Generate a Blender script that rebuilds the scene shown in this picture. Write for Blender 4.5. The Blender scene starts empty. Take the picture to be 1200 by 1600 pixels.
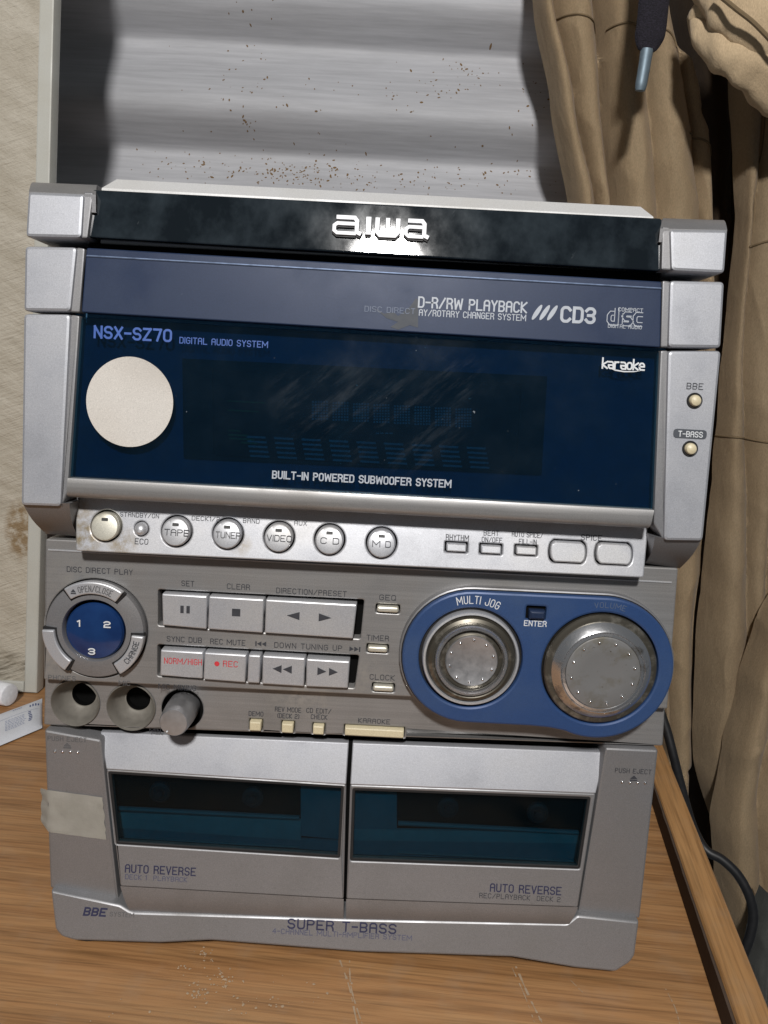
import bpy, bmesh, math, random
from mathutils import Vector, Matrix, noise, geometry as mgeo
random.seed(7)
scene = bpy.context.scene

# ------------------------------------------------------------------ camera, light, exposure
CAM = Vector((0.0088, -0.3111, 0.2548))
PITCH, ROLL, FPX = math.radians(9), math.radians(3), 1200.0
fwd = Vector((0, math.cos(PITCH), -math.sin(PITCH)))
r0 = Vector((1, 0, 0)); u0 = r0.cross(fwd)
RT = r0 * math.cos(ROLL) + u0 * math.sin(ROLL)
UP = u0 * math.cos(ROLL) - r0 * math.sin(ROLL)
cd = bpy.data.cameras.new('camera'); cam = bpy.data.objects.new('camera', cd)
scene.collection.objects.link(cam); scene.camera = cam
cd.sensor_fit = 'HORIZONTAL'; cd.sensor_width = 36; cd.lens = 36 * FPX / 1200
cd.clip_start = 0.01; cd.clip_end = 50
m = Matrix((RT, UP, -fwd)).transposed().to_4x4(); m.translation = CAM
cam.matrix_world = m

w = bpy.data.worlds.new('World'); scene.world = w; w.use_nodes = True
bg = w.node_tree.nodes['Background']
bg.inputs[0].default_value = (0.80, 0.90, 1.0, 1); bg.inputs[1].default_value = 0.08

ld = bpy.data.lights.new('ceiling_lamp', 'AREA'); ld.shape = 'DISK'; ld.size = 0.13
ld.energy = 25.5; ld.color = (1.0, 0.975, 0.945)
lamp = bpy.data.objects.new('ceiling_lamp', ld); scene.collection.objects.link(lamp)
lamp.location = (-0.015, -1.2, 1.05)
lamp.rotation_euler = (Vector((0, 0.1, 0.2)) - lamp.location).to_track_quat('-Z', 'Y').to_euler()

scene.view_settings.view_transform = 'Standard'
scene.view_settings.look = 'None'; scene.view_settings.exposure = 0.0; scene.view_settings.gamma = 1
scene.render.engine = 'CYCLES'
scene.cycles.transparent_max_bounces = 16

# ------------------------------------------------------------------ measuring the photograph
def ray(px, py):
    return fwd + RT * ((px - 600) / FPX) - UP * ((py - 800) / FPX)
def hit(px, py, pl):
    """point of plane y = y0 + k (z - z0) seen at a photograph pixel"""
    y0, z0, k = pl; d = ray(px, py)
    t = (y0 + k * (CAM.z - z0) - CAM.y) / (d.y - k * d.z)
    return CAM + d * t
def flat(px, py, z):
    d = ray(px, py); return CAM + d * ((z - CAM.z) / d.z)
def mpp(px, py, pl):
    p = hit(px, py, pl); return (p - CAM).dot(fwd) / FPX
def P2(pl, *pts):
    return [(hit(a, b, pl).x, hit(a, b, pl).z) for a, b in pts]
def yof(pl, z): return pl[0] + pl[2] * (z - pl[1])
def sh(pl, d): return (pl[0] + d, pl[1], pl[2])

# ------------------------------------------------------------------ materials
MATS = {}
class NT:
    def __init__(s, name):
        s.m = bpy.data.materials.new(name); s.m.use_nodes = True
        s.t = s.m.node_tree; s.n = s.t.nodes; s.l = s.t.links
        s.b = s.n['Principled BSDF']; s.out = s.n['Material Output']
        s.tc = s.n.new('ShaderNodeTexCoord')
    def noise(s, scale, detail=4, rough=.55, stretch=None, rot=None, coord='Object', dist=0):
        v = s.tc.outputs[coord]
        if stretch or rot:
            mp = s.n.new('ShaderNodeMapping'); s.l.new(v, mp.inputs[0])
            if stretch: mp.inputs['Scale'].default_value = stretch
            if rot: mp.inputs['Rotation'].default_value = rot
            v = mp.outputs[0]
        t = s.n.new('ShaderNodeTexNoise'); s.l.new(v, t.inputs['Vector'])
        t.inputs['Scale'].default_value = scale; t.inputs['Detail'].default_value = detail
        t.inputs['Roughness'].default_value = rough; t.inputs['Distortion'].default_value = dist
        return t.outputs['Fac']
    def ramp(s, fac, stops):
        r = s.n.new('ShaderNodeValToRGB'); s.l.new(fac, r.inputs[0])
        e = r.color_ramp.elements
        while len(e) < len(stops): e.new(.5)
        for i, (p, c) in enumerate(stops):
            e[i].position = p; e[i].color = (*c, 1) if isinstance(c, tuple) else (c, c, c, 1)
        return r.outputs[0]
    def mix(s, fac, a, b, mode='MIX'):
        x = s.n.new('ShaderNodeMix'); x.data_type = 'RGBA'; x.blend_type = mode
        for sock, v in ((x.inputs[0], fac), (x.inputs[6], a), (x.inputs[7], b)):
            if isinstance(v, (int, float)): sock.default_value = v if sock == x.inputs[0] else (v, v, v, 1)
            elif isinstance(v, tuple): sock.default_value = (*v, 1)
            else: s.l.new(v, sock)
        return x.outputs[2]
    def math(s, op, a, b=None):
        x = s.n.new('ShaderNodeMath'); x.operation = op
        for i, v in enumerate((a, b)):
            if v is None: continue
            if isinstance(v, (int, float)): x.inputs[i].default_value = v
            else: s.l.new(v, x.inputs[i])
        return x.outputs[0]
    def spot(s, c, r, power=1.0, scale=(1, 1, 1)):
        """soft round mask round a point, in generated world metres (Object coords + offset)"""
        mp = s.n.new('ShaderNodeMapping'); g = s.n.new('ShaderNodeNewGeometry')
        s.l.new(g.outputs['Position'], mp.inputs[0])
        mp.inputs['Location'].default_value = [-c[i] * scale[i] / r for i in range(3)]
        mp.inputs['Scale'].default_value = [q / r for q in scale]
        gr = s.n.new('ShaderNodeTexGradient'); gr.gradient_type = 'SPHERICAL'
        s.l.new(mp.outputs[0], gr.inputs[0]); return gr.outputs['Fac']
    def set(s, **kw):
        for k, v in kw.items():
            k = {'color': 'Base Color', 'rough': 'Roughness', 'metal': 'Metallic', 'spec': 'Specular IOR Level', 'coat': 'Coat Weight',
                 'coat_rough': 'Coat Roughness', 'trans': 'Transmission Weight', 'sheen': 'Sheen Weight'}.get(k, k)
            i = s.b.inputs[k]
            if isinstance(v, (int, float)): i.default_value = v
            elif isinstance(v, tuple): i.default_value = (*v, 1)
            else: s.l.new(v, i)
        return s
    def bump(s, h, strength, dist):
        b = s.n.new('ShaderNodeBump'); b.inputs['Strength'].default_value = strength; b.inputs['Distance'].default_value = dist
        s.l.new(h, b.inputs['Height']); s.l.new(b.outputs[0], s.b.inputs['Normal']); return s
def world_noise(s, scale, detail=4, stretch=(1, 1, 1), rough=.55, rot=(0, 0, 0)):
    g = s.n.new('ShaderNodeNewGeometry'); mp = s.n.new('ShaderNodeMapping'); s.l.new(g.outputs['Position'], mp.inputs[0])
    mp.vector_type = 'TEXTURE'
    mp.inputs['Scale'].default_value = [1 / q for q in stretch]; mp.inputs['Rotation'].default_value = rot
    t = s.n.new('ShaderNodeTexNoise'); s.l.new(mp.outputs[0], t.inputs['Vector'])
    t.inputs['Scale'].default_value = scale; t.inputs['Detail'].default_value = detail; t.inputs['Roughness'].default_value = rough
    return t.outputs['Fac']

def paint(name, col, dirt, metal=.55, rough=.42, grime=.45, brushed=False, bumpy=.06):
    s = NT(name)
    big = world_noise(s, 38, 5); fine = world_noise(s, 2600, 2); mid = world_noise(s, 240, 6, rough=.7)
    dm = s.ramp(big, [(.42, 0.0), (.78, 1.0)])
    sp = s.ramp(mid, [(.66, 0.0), (.74, 1.0)])
    a = s.mix(s.math('MULTIPLY', dm, grime), col, dirt)
    a = s.mix(s.math('MULTIPLY', sp, grime * .5), a, tuple(c * .6 for c in dirt))
    du = s.ramp(world_noise(s, 620, 3, rough=.6), [(.70, 0.0), (.76, 1.0)]); a = s.mix(s.math('MULTIPLY', du, grime * .45), a, tuple(min(.7, c * 1.5 + .06) for c in col))
    fl = s.ramp(fine, [(.3, .86), (.7, 1.12)])
    a = s.mix(1.0, a, fl, 'MULTIPLY')
    if brushed:
        br = s.ramp(world_noise(s, 900, 3, (.02, 1, 1)), [(.3, .9), (.7, 1.08)])
        a = s.mix(1.0, a, br, 'MULTIPLY')
    rr = s.ramp(big, [(.35, rough - .05), (.75, rough + .14)])
    s.set(color=a, metal=metal, rough=rr).bump(fine, bumpy, .0002)
    MATS[name] = s.m; return s
paint('silver', (.44, .45, .485), (.31, .305, .30))
paint('silver_bright', (.54, .55, .585), (.45, .43, .40), rough=.38)
paint('silver_panel', (.305, .300, .298), (.20, .188, .174), grime=.7, brushed=True)
paint('silver_deck', (.255, .255, .265), (.195, .185, .175), grime=.6)
s = MATS_S = bpy.data.materials['silver_bright']
def stain(mat, spots, col):
    q = NT.__new__(NT); q.m = mat; q.t = mat.node_tree; q.n = q.t.nodes; q.l = q.t.links; q.b = q.n['Principled BSDF']
    old = q.b.inputs['Base Color'].links[0].from_socket; acc = None
    for c, r, k in spots:
        v = q.math('MULTIPLY', q.spot(c, r, scale=(1, .4, 1)), k); acc = v if acc is None else q.math('MAXIMUM', acc, v)
    f = q.math('MULTIPLY', q.ramp(acc, [(.05, 0.0), (.6, 1.0)]), q.ramp(world_noise(q, 210, 6, rough=.7), [(.38, 0.0), (.62, 1.0)]))
    q.l.new(q.mix(f, old, col), q.b.inputs['Base Color'])
SP = (-.0085, .185, .22)
stain(s, [(hit(132, 835, SP), .011, 1.0), (hit(190, 848, SP), .008, .8), (hit(375, 850, SP), .006, .6), (hit(122, 800, SP), .010, .7)], (.30, .24, .15))
stain(bpy.data.materials['silver_panel'], [(hit(120, 910, (0, 0, 0)), .018, .6), (hit(90, 1030, (0, 0, 0)), .014, .8), (hit(400, 1000, (0, 0, 0)), .02, .5), (hit(470, 1085, (0, 0, 0)), .02, .7), (hit(570, 1060, (0, 0, 0)), .014, .6)], (.36, .345, .32))
paint('silver_button', (.52, .53, .56), (.47, .44, .38), grime=.45, rough=.4)
paint('silver_yellow', (.62, .60, .52), (.42, .37, .24), grime=.9, rough=.45)
paint('lid_grey', (.56, .56, .56), (.44, .42, .38), metal=.1, rough=.5)
paint('blue_paint', (.013, .025, .062), (.024, .038, .074), metal=.1, rough=.42, grime=.5).set(spec=.3)
paint('blue_panel', (.026, .062, .17), (.05, .088, .165), metal=.15, rough=.40, grime=.5)
paint('case_dark', (.05, .05, .052), (.07, .065, .06), metal=0, rough=.55)
paint('beige', (.60, .53, .36), (.45, .38, .24), metal=0, rough=.42, grime=.4)
def simple(name, col, rough=.5, metal=0.0, **kw):
    s = NT(name); f = world_noise(s, 300, 4)
    s.set(color=s.mix(1.0, col, s.ramp(f, [(.3, .88), (.7, 1.08)]), 'MULTIPLY'), rough=s.ramp(f, [(.3, rough), (.7, min(1, rough + .12))]), metal=metal, **kw)
    MATS[name] = s.m; return s
simple('black', (.006, .006, .007), .5)
simple('black_well', (.003, .003, .003), .7, spec=.08)
simple('print_dark', (.035, .037, .045), .5)
simple('print_faint', (.10, .10, .105), .5)
simple('print_blue', (.035, .10, .37), .45)
simple('print_deck', (.022, .024, .065), .6)
simple('print_white', (.62, .64, .66), .4)
simple('print_grey', (.38, .41, .46), .4)
simple('print_ghost', (.09, .12, .19), .4)
simple('print_red', (.55, .035, .045), .5)
simple('bead_highlight', (.16, .21, .32), .3, .6)  # lighter than the band: the ridge's highlight is put into this colour
simple('chrome', (.78, .78, .80), .09, 1.0)
simple('jack_metal', (.21, .195, .17), .45, .3)
simple('knob_metal', (.42, .42, .43), .33, .75)
simple('rubber', (.03, .028, .025), .7)
simple('lead', (.05, .05, .05), .35)
simple('cable', (.010, .010, .011), .42)
simple('cord_dark', (.008, .007, .012), .85)
simple('aglet', (.16, .21, .25), .45, .5)
simple('white_plastic', (.78, .79, .82), .35)
simple('display_black', (.008, .009, .012), .35)
simple('segment', (.32, .35, .38), .5)
simple('segment_green', (.18, .20, .06), .5)
simple('deck_teal', (.030, .085, .110), .5)
simple('deck_teal_light', (.055, .125, .145), .5)
simple('deck_black', (.010, .012, .016), .45)
simple('display_blue', (.03, .14, .27), .5)
# chrome worn on the knobs: plating with brown corrosion
s = NT('worn_chrome'); f = world_noise(s, 130, 6, rough=.65)
k = s.ramp(f, [(.56, 0.0), (.74, 1.0)])
s.set(color=s.mix(k, (.66, .66, .67), (.10, .085, .06)), metal=.92, rough=s.mix(k, .22, .5)).bump(f, .3, .0004); MATS['worn_chrome'] = s.m
s = NT('knob_dark'); f = world_noise(s, 160, 6, rough=.65)
k = s.ramp(f, [(.52, 0.0), (.70, 1.0)])
s.set(color=s.mix(k, (.115, .105, .085), (.30, .28, .24)), metal=.75, rough=.36); MATS['knob_dark'] = s.m
s = NT('knob_face'); f = world_noise(s, 110, 6, rough=.6); g2 = world_noise(s, 420, 4)
k = s.math('MULTIPLY', s.ramp(f, [(.50, 0.0), (.68, 1.0)]), .65)
a = s.mix(k, (.235, .235, .235), (.15, .13, .085)); a = s.mix(s.ramp(g2, [(.66, 0.0), (.72, .8)]), a, (.07, .05, .03))
s.set(color=a, metal=.5, rough=.45); MATS['knob_face'] = s.m
# black gloss of the lid front, smeared with dust
s = NT('black_gloss'); f = world_noise(s, 45, 6, (1, 1, .8), .62); g2 = world_noise(s, 300, 4, (1, 1, .12), rot=(0, .5, 0))
dust = s.math('MULTIPLY', s.ramp(f, [(.42, .0), (.82, 1.0)]), .42)
sc = s.math('MULTIPLY', s.ramp(g2, [(.70, 0.0), (.80, 1.0)]), .25)
a = s.mix(dust, (.006, .009, .012), (.075, .10, .12)); a = s.mix(sc, a, (.25, .28, .30))
s.set(color=a, rough=s.ramp(f, [(.35, .035), (.8, .11)]), spec=.55); MATS['black_gloss'] = s.m
# tinted glass panes
def pane(name, tint, haze, haze_amt, scratch=None, rough=.05, ior=1.38):
    s = NT(name); n, l = s.n, s.l
    tr = n.new('ShaderNodeBsdfTransparent'); tr.inputs[0].default_value = (*tint, 1)
    gl = n.new('ShaderNodeBsdfGlossy'); gl.inputs['Color'].default_value = (1, 1, 1, 1)
    f = world_noise(s, 60, 5)
    l.new(s.ramp(f, [(.3, rough), (.75, rough + .16)]), gl.inputs['Roughness'])
    df = n.new('ShaderNodeBsdfDiffuse'); df.inputs[0].default_value = (*haze, 1)
    m1 = n.new('ShaderNodeMixShader'); l.new(tr.outputs[0], m1.inputs[1]); l.new(df.outputs[0], m1.inputs[2])
    amt = s.math('MULTIPLY', s.ramp(f, [(.3, .55), (.8, 1.0)]), haze_amt)
    l.new(amt, m1.inputs[0]); cur = m1
    if scratch:
        st = world_noise(s, 170, 7, (.14, 1, 1), rough=.75, rot=(0, math.radians(-42), 0))
        acc = None
        for c, r, sc in scratch:
            q = s.spot(c, r, scale=sc); acc = q if acc is None else s.math('MAXIMUM', acc, q)
        k = s.math('MULTIPLY', s.ramp(st, [(.50, 0.0), (.72, 1.0)]), s.ramp(acc, [(.0, 0.0), (.6, 1.0)]))
        dots = s.ramp(world_noise(s, 420, 2), [(.77, 0.0), (.785, 1.0)])
        k = s.math('MAXIMUM', s.math('MULTIPLY', k, .075), s.math('MULTIPLY', dots, .55))
        d2 = n.new('ShaderNodeBsdfDiffuse'); d2.inputs[0].default_value = (.30, .33, .36, 1)
        m3 = n.new('ShaderNodeMixShader'); l.new(k, m3.inputs[0]); l.new(cur.outputs[0], m3.inputs[1]); l.new(d2.outputs[0], m3.inputs[2]); cur = m3
    fr = n.new('ShaderNodeFresnel'); fr.inputs[0].default_value = ior
    m2 = n.new('ShaderNodeMixShader'); l.new(fr.outputs[0], m2.inputs[0]); l.new(cur.outputs[0], m2.inputs[1]); l.new(gl.outputs[0], m2.inputs[2])
    l.new(m2.outputs[0], s.out.inputs['Surface']); MATS[name] = s.m

# ------------------------------------------------------------------ mesh helpers
COL = scene.collection
def link(name, bm, mat, parent=None, angle=38, smooth=True):
    me = bpy.data.meshes.new(name); bmesh.ops.recalc_face_normals(bm, faces=bm.faces)
    lo = Vector((1e9,) * 3); hi = -lo
    for v in bm.verts:
        for i in range(3): lo[i] = min(lo[i], v.co[i]); hi[i] = max(hi[i], v.co[i])
    c = (lo + hi) / 2
    if parent is None: c.z = lo.z
    for v in bm.verts: v.co -= c
    fl = bm.faces.layers.int.get('flat')
    for f in bm.faces: f.smooth = smooth and not (fl and f[fl])
    sm = [f.smooth for f in bm.faces]; bm.to_mesh(me); bm.free()
    if smooth:
        me.set_sharp_from_angle(angle=math.radians(angle)); me.polygons.foreach_set('use_smooth', sm)
    me.materials.append(MATS[mat])
    o = bpy.data.objects.new(name, me); COL.objects.link(o)
    o['_c'] = c[:]
    if parent is not None:
        o.parent = parent; o.location = c - Vector(parent['_c'])
    else: o.location = c
    return o
def empty(name, loc, label, cat):
    o = bpy.data.objects.new(name, None); COL.objects.link(o); o.location = loc; o['_c'] = loc[:] if not isinstance(loc, tuple) else loc
    o['label'] = label; o['category'] = cat; o.empty_display_size = .02; return o
def ccw(p):
    a = sum(p[i][0] * p[(i + 1) % len(p)][1] - p[(i + 1) % len(p)][0] * p[i][1] for i in range(len(p)))
    return list(p) if a > 0 else list(reversed(p))
def inset(p, d):
    n = len(p); out = []
    for i in range(n):
        a, b, c = Vector(p[i - 1]), Vector(p[i]), Vector(p[(i + 1) % n])
        e1 = (b - a); e2 = (c - b)
        if e1.length < 1e-9 or e2.length < 1e-9: out.append(tuple(b)); continue
        n1 = Vector((-e1.y, e1.x)).normalized(); n2 = Vector((-e2.y, e2.x)).normalized()
        q = (n1 + n2); den = max(.35, 1 + n1.dot(n2)); q = q / den
        out.append((b.x + q.x * d, b.y + q.y * d))
    return out
def rounded(p, r, n=4):
    p = ccw(p); out = []
    for i in range(len(p)):
        a, b, c = Vector(p[i - 1]), Vector(p[i]), Vector(p[(i + 1) % len(p)])
        rr = min(r, (a - b).length * .45, (c - b).length * .45)
        s0 = b + (a - b).normalized() * rr; e0 = b + (c - b).normalized() * rr
        for k in range(n + 1):
            t = k / n; q = s0 * (1 - t) ** 2 + b * 2 * t * (1 - t) + e0 * t * t; out.append((q.x, q.y))
    return out
def circ(cx, cz, r, n=40, a0=0): return [(cx + r * math.cos(a0 + 2 * math.pi * i / n), cz + r * math.sin(a0 + 2 * math.pi * i / n)) for i in range(n)]
def rect(cx, cz, w, h, r=0, n=4):
    p = [(cx - w / 2, cz - h / 2), (cx + w / 2, cz - h / 2), (cx + w / 2, cz + h / 2), (cx - w / 2, cz + h / 2)]
    return rounded(p, r, n) if r else p
def arcband(cx, cz, ri, ro, a0, a1, n=14):
    a0, a1 = math.radians(a0), math.radians(a1); A = [a0 + (a1 - a0) * i / n for i in range(n + 1)]
    return [(cx + ro * math.cos(a), cz + ro * math.sin(a)) for a in A] + [(cx + ri * math.cos(a), cz + ri * math.sin(a)) for a in reversed(A)]
def inside(x, z, p):
    r = False; j = len(p) - 1
    for i in range(len(p)):
        if (p[i][1] > z) != (p[j][1] > z) and x < (p[j][0] - p[i][0]) * (z - p[i][1]) / (p[j][1] - p[i][1]) + p[i][0]: r = not r
        j = i
    return r
def unfold(p, q):
    q = [Vector(v) for v in q]; n = len(q)
    for _ in range(3):
        for i in range(n):
            j = (i + 1) % n
            if (q[j] - q[i]).dot(Vector(p[j]) - Vector(p[i])) <= 0: q[i] = q[j] = (q[i] + q[j]) / 2
    return [tuple(v) for v in q]
def prism(name, loops, pl, d0, d1, bev, mat, parent, back=True, smooth=True, bm=None, flatback=None):
    """solid with outline loops (first outer, others holes) in x,z on plane pl; front d0, back d1 (towards +y)"""
    own = bm is None
    if own: bm = bmesh.new()
    fl = bm.faces.layers.int.get('flat') or bm.faces.layers.int.new('flat')
    loops = [ccw(l) for l in loops]
    prof = [(bev, 0), (bev * .3, bev * .3), (0, bev)] if bev else [(0, 0)]
    prof += [(0, d1 - d0)]
    fe, be = [], []
    for li, lp in enumerate(loops):
        rings = []
        for off, dep in prof:
            q = inset(lp, off if li == 0 else -off) if off else lp
            if off: q = unfold(lp, q)
            if flatback is not None and dep == prof[-1][1]: rings.append([bm.verts.new((x, flatback, z)) for x, z in q])
            else: rings.append([bm.verts.new((x, yof(pl, z) + d0 + dep, z)) for x, z in q])
        n = len(lp)
        for a, b in zip(rings, rings[1:]):
            for i in range(n): bm.faces.new((a[i], a[(i + 1) % n], b[(i + 1) % n], b[i]))
        fe.append(rings[0]); be.append(rings[-1])
    bmesh.ops.dissolve_degenerate(bm, dist=2e-6, edges=bm.edges[:]) if False else None
    for grp, do in ((fe, True), (be, back)):
        if not do: continue
        if True:
            uni = []; seen = {}; edg = []
            for g in grp:
                ids = []
                for v in g:
                    k_ = (round(v.co.x * 2e5), round(v.co.z * 2e5))
                    if k_ not in seen: seen[k_] = len(uni); uni.append(v)
                    if not ids or ids[-1] != seen[k_]: ids.append(seen[k_])
                if ids[0] == ids[-1]: ids.pop()
                edg.append([uni[i] for i in ids])
            if len(edg) == 1: bm.faces.new(edg[0])[fl] = 1
            else:
                polys = [[(v.co.x, v.co.z) for v in e] for e in edg]; ce = []; base = 0
                for e in edg: ce += [(base + i, base + (i + 1) % len(e)) for i in range(len(e))]; base += len(e)
                vv_ = [v for e in edg for v in e]
                rv, re_, rf, ov, _, _ = mgeo.delaunay_2d_cdt([Vector((v.co.x * 1000, v.co.z * 1000)) for v in vv_], ce, [], 0, 1e-6)
                for t in rf:
                    cx = sum(rv[i].x for i in t) / len(t) / 1000; cz = sum(rv[i].y for i in t) / len(t) / 1000
                    if inside(cx, cz, polys[0]) and not any(inside(cx, cz, q) for q in polys[1:]):
                        vs_ = [vv_[ov[i][0]] for i in t if ov[i]]
                        if len(vs_) == len(t) and len(set(vs_)) == len(vs_): bm.faces.new(vs_)[fl] = 1
            continue
        else:
            ed = []
            for g in grp:
                for i in range(len(g)): ed.append(bm.edges.get((g[i], g[(i + 1) % len(g)])))
            for q in bmesh.ops.triangle_fill(bm, edges=ed, use_beauty=True)['geom']:
                if isinstance(q, bmesh.types.BMFace): q[fl] = 1
    if own: return link(name, bm, mat, parent, smooth=smooth)
def lathe(name, cx, cz, prof, pl, mat, parent, n=56, wob=None):
    bm = bmesh.new(); rings = []
    for r, d in prof:
        if r < 1e-6: rings.append([bm.verts.new((cx, yof(pl, cz) + d, cz))])
        else: rings.append([bm.verts.new((cx + r * math.cos(2 * math.pi * i / n), yof(pl, cz + r * math.sin(2 * math.pi * i / n)) + d, cz + r * math.sin(2 * math.pi * i / n))) for i in range(n)])
    for a, b in zip(rings, rings[1:]):
        for i in range(n):
            j = (i + 1) % n
            if len(a) == 1 and len(b) == 1: continue
            if len(a) == 1: bm.faces.new((a[0], b[j], b[i]))
            elif len(b) == 1: bm.faces.new((a[i], a[j], b[0]))
            else: bm.faces.new((a[i], a[j], b[j], b[i]))
    return link(name, bm, mat, parent, angle=30)
def box(bm, x0, x1, y0, y1, z0, z1, bev=0):
    r = bmesh.ops.create_cube(bm, size=1); vs = r['verts']
    for v in vs: v.co = Vector((x0 + (v.co.x + .5) * (x1 - x0), y0 + (v.co.y + .5) * (y1 - y0), z0 + (v.co.z + .5) * (z1 - z0)))
    if bev:
        ed = list({e for v in vs for e in v.link_edges}); bmesh.ops.bevel(bm, geom=ed, offset=bev, segments=2, affect='EDGES', profile=.6)
def tube(bm, pts, r, n=10, flatten=1.0, rads=None):
    pts = [Vector(p) for p in pts]; rings = []
    for i, p in enumerate(pts):
        t = (pts[min(i + 1, len(pts) - 1)] - pts[max(i - 1, 0)]).normalized()
        a = t.cross(Vector((0, 1, 0.01))).normalized(); b = t.cross(a).normalized(); rr = rads[i] if rads else r
        rings.append([bm.verts.new(p + a * rr * math.cos(2 * math.pi * k / n) + b * rr * flatten * math.sin(2 * math.pi * k / n)) for k in range(n)])
    for x, y in zip(rings, rings[1:]):
        for k in range(n): bm.faces.new((x[k], x[(k + 1) % n], y[(k + 1) % n], y[k]))
    bm.faces.new(rings[0]); bm.faces.new(rings[-1])
def spline(pts, n=8):
    pts = [Vector(p) for p in pts]; out = []
    for i in range(len(pts) - 1):
        p0, p1, p2, p3 = pts[max(i - 1, 0)], pts[i], pts[i + 1], pts[min(i + 2, len(pts) - 1)]
        for k in range(n):
            t = k / n; out.append(.5 * ((2 * p1) + (p2 - p0) * t + (2 * p0 - 5 * p1 + 4 * p2 - p3) * t * t + (3 * p1 - p0 - 3 * p2 + p3) * t ** 3))
    out.append(pts[-1]); return out

# ------------------------------------------------------------------ stroke lettering
G = {'A': '00 05 16 36 45 40|03 43', 'B': '03 06 36 45 44 33 03|03 00 30 41 42 33', 'C': '45 36 16 05 01 10 30 41', 'D': '00 06 36 45 41 30 00',
     'E': '46 06 00 40|03 33', 'F': '46 06 00|03 33', 'G': '45 36 16 05 01 10 30 41 43 23', 'H': '06 00|46 40|03 43', 'I': '06 00', 'J': '46 41 30 10 01 02',
     'K': '06 00|46 03 40', 'L': '06 00 40', 'M': '00 06 32 66 60', 'N': '00 06 40 46', 'O': '10 01 05 16 36 45 41 30 10', 'P': '00 06 36 45 44 33 03',
     'Q': '10 01 05 16 36 45 41 30 10|31 40', 'R': '00 06 36 45 44 33 03|33 41 40', 'S': '45 36 16 05 04 13 33 42 41 30 10 01', 'T': '06 46|26 20', 'U': '06 01 10 30 41 46', 'V': '06 20 46',
     'W': '06 10 35 50 66', 'X': '06 40|46 00', 'Y': '06 23 46|23 20', 'Z': '06 46 00 40', '0': '10 01 05 16 36 45 41 30 10', '1': '05 16 10',
     '2': '05 16 36 45 44 33 13 02 00 40', '3': '05 16 36 45 44 33 13|33 42 41 30 10 01', '4': '30 36 02 42', '7': '06 46 20', '-': '03 33', '/': '00 46',
     '(': '26 15 11 20', ')': '06 15 11 00', 'a': '04 34 43 40|40 10 01 02 42', 'k': '06 00|44 02 40', 'r': '00 04|03 14 34', 'o': '10 01 03 14 34 43 41 30 10',
     'e': '02 42 43 34 14 03 01 10 40', 'i': '04 00', 'w': '04 01 10 20|24 21 20 30 41 44', 'd': '46 40 10 01 03 14 44', 's': '44 14 03 12 32 41 30 00', 'c': '44 14 03 01 10 40'}
ADV = {'M': 6, 'W': 6, 'I': 0, '1': 1, ' ': 2, '(': 2, ')': 1, 'i': 0, '-': 3}
def soften(pts):
    cl = pts[0] == pts[-1]; q = pts[:-1] if cl else pts; out = []; n = len(q)
    for i in range(n):
        if not cl and i in (0, n - 1): out.append(q[i]); continue
        a, b, c = Vector(q[i - 1]), Vector(q[i]), Vector(q[(i + 1) % n])
        if (b - a).normalized().dot((c - b).normalized()) < .3: out.append(q[i]); continue
        r = .5 * min((a - b).length, (c - b).length, 1.2)
        s_ = b + (a - b).normalized() * r; e_ = b + (c - b).normalized() * r
        for t in (.12, .5, .88): v = s_ * (1 - t) ** 2 + b * 2 * t * (1 - t) + e_ * t * t; out.append((v.x, v.y))
    return out + [out[0]] if cl else out
def glyph(ch):
    L = [[(float(p[0]), float(p[1])) for p in st.split()] for st in G[ch].split('|')]
    return L if ch in 'MNVWZAKXYLTEFHI147-/' else [soften(p) for p in L]
def textwidth(t, gap=2.0):
    return sum((ADV.get(c, 4) + gap) for c in t) - gap
def ribbon(bm, pts, w, put):
    closed = pts[0] == pts[-1]
    if not closed:                                  # break the stroke where it turns back sharply
        for i in range(1, len(pts) - 1):
            a, b, c = Vector(pts[i - 1]), Vector(pts[i]), Vector(pts[i + 1])
            if (b - a).normalized().dot((c - b).normalized()) < -.2:
                ribbon(bm, pts[:i + 1], w, put)
                ribbon(bm, pts[i:], w, lambda X, Z: Vector(put(X, Z)) + Vector((0, -.000015, 0))); return
    if closed: pts = pts[:-1]
    n = len(pts); L, R = [], []
    for i in range(n):
        b = Vector(pts[i])
        a = Vector(pts[i - 1]) if (i > 0 or closed) else None; c = Vector(pts[(i + 1) % n]) if (i < n - 1 or closed) else None
        e1 = (b - a).normalized() if a is not None else (c - b).normalized(); e2 = (c - b).normalized() if c is not None else e1
        n1 = Vector((-e1.y, e1.x)); n2 = Vector((-e2.y, e2.x)); q = (n1 + n2) / max(.45, 1 + n1.dot(n2))
        ext = Vector((0, 0))
        if a is None: ext = -e2 * w * .5
        if c is None: ext = e1 * w * .5
        L.append(bm.verts.new(put(*(b + q * w / 2 + ext)))); R.append(bm.verts.new(put(*(b - q * w / 2 + ext))))
    for i in range(n if closed else n - 1):
        j = (i + 1) % n; bm.faces.new((L[i], R[i], R[j], L[j]))
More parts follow.
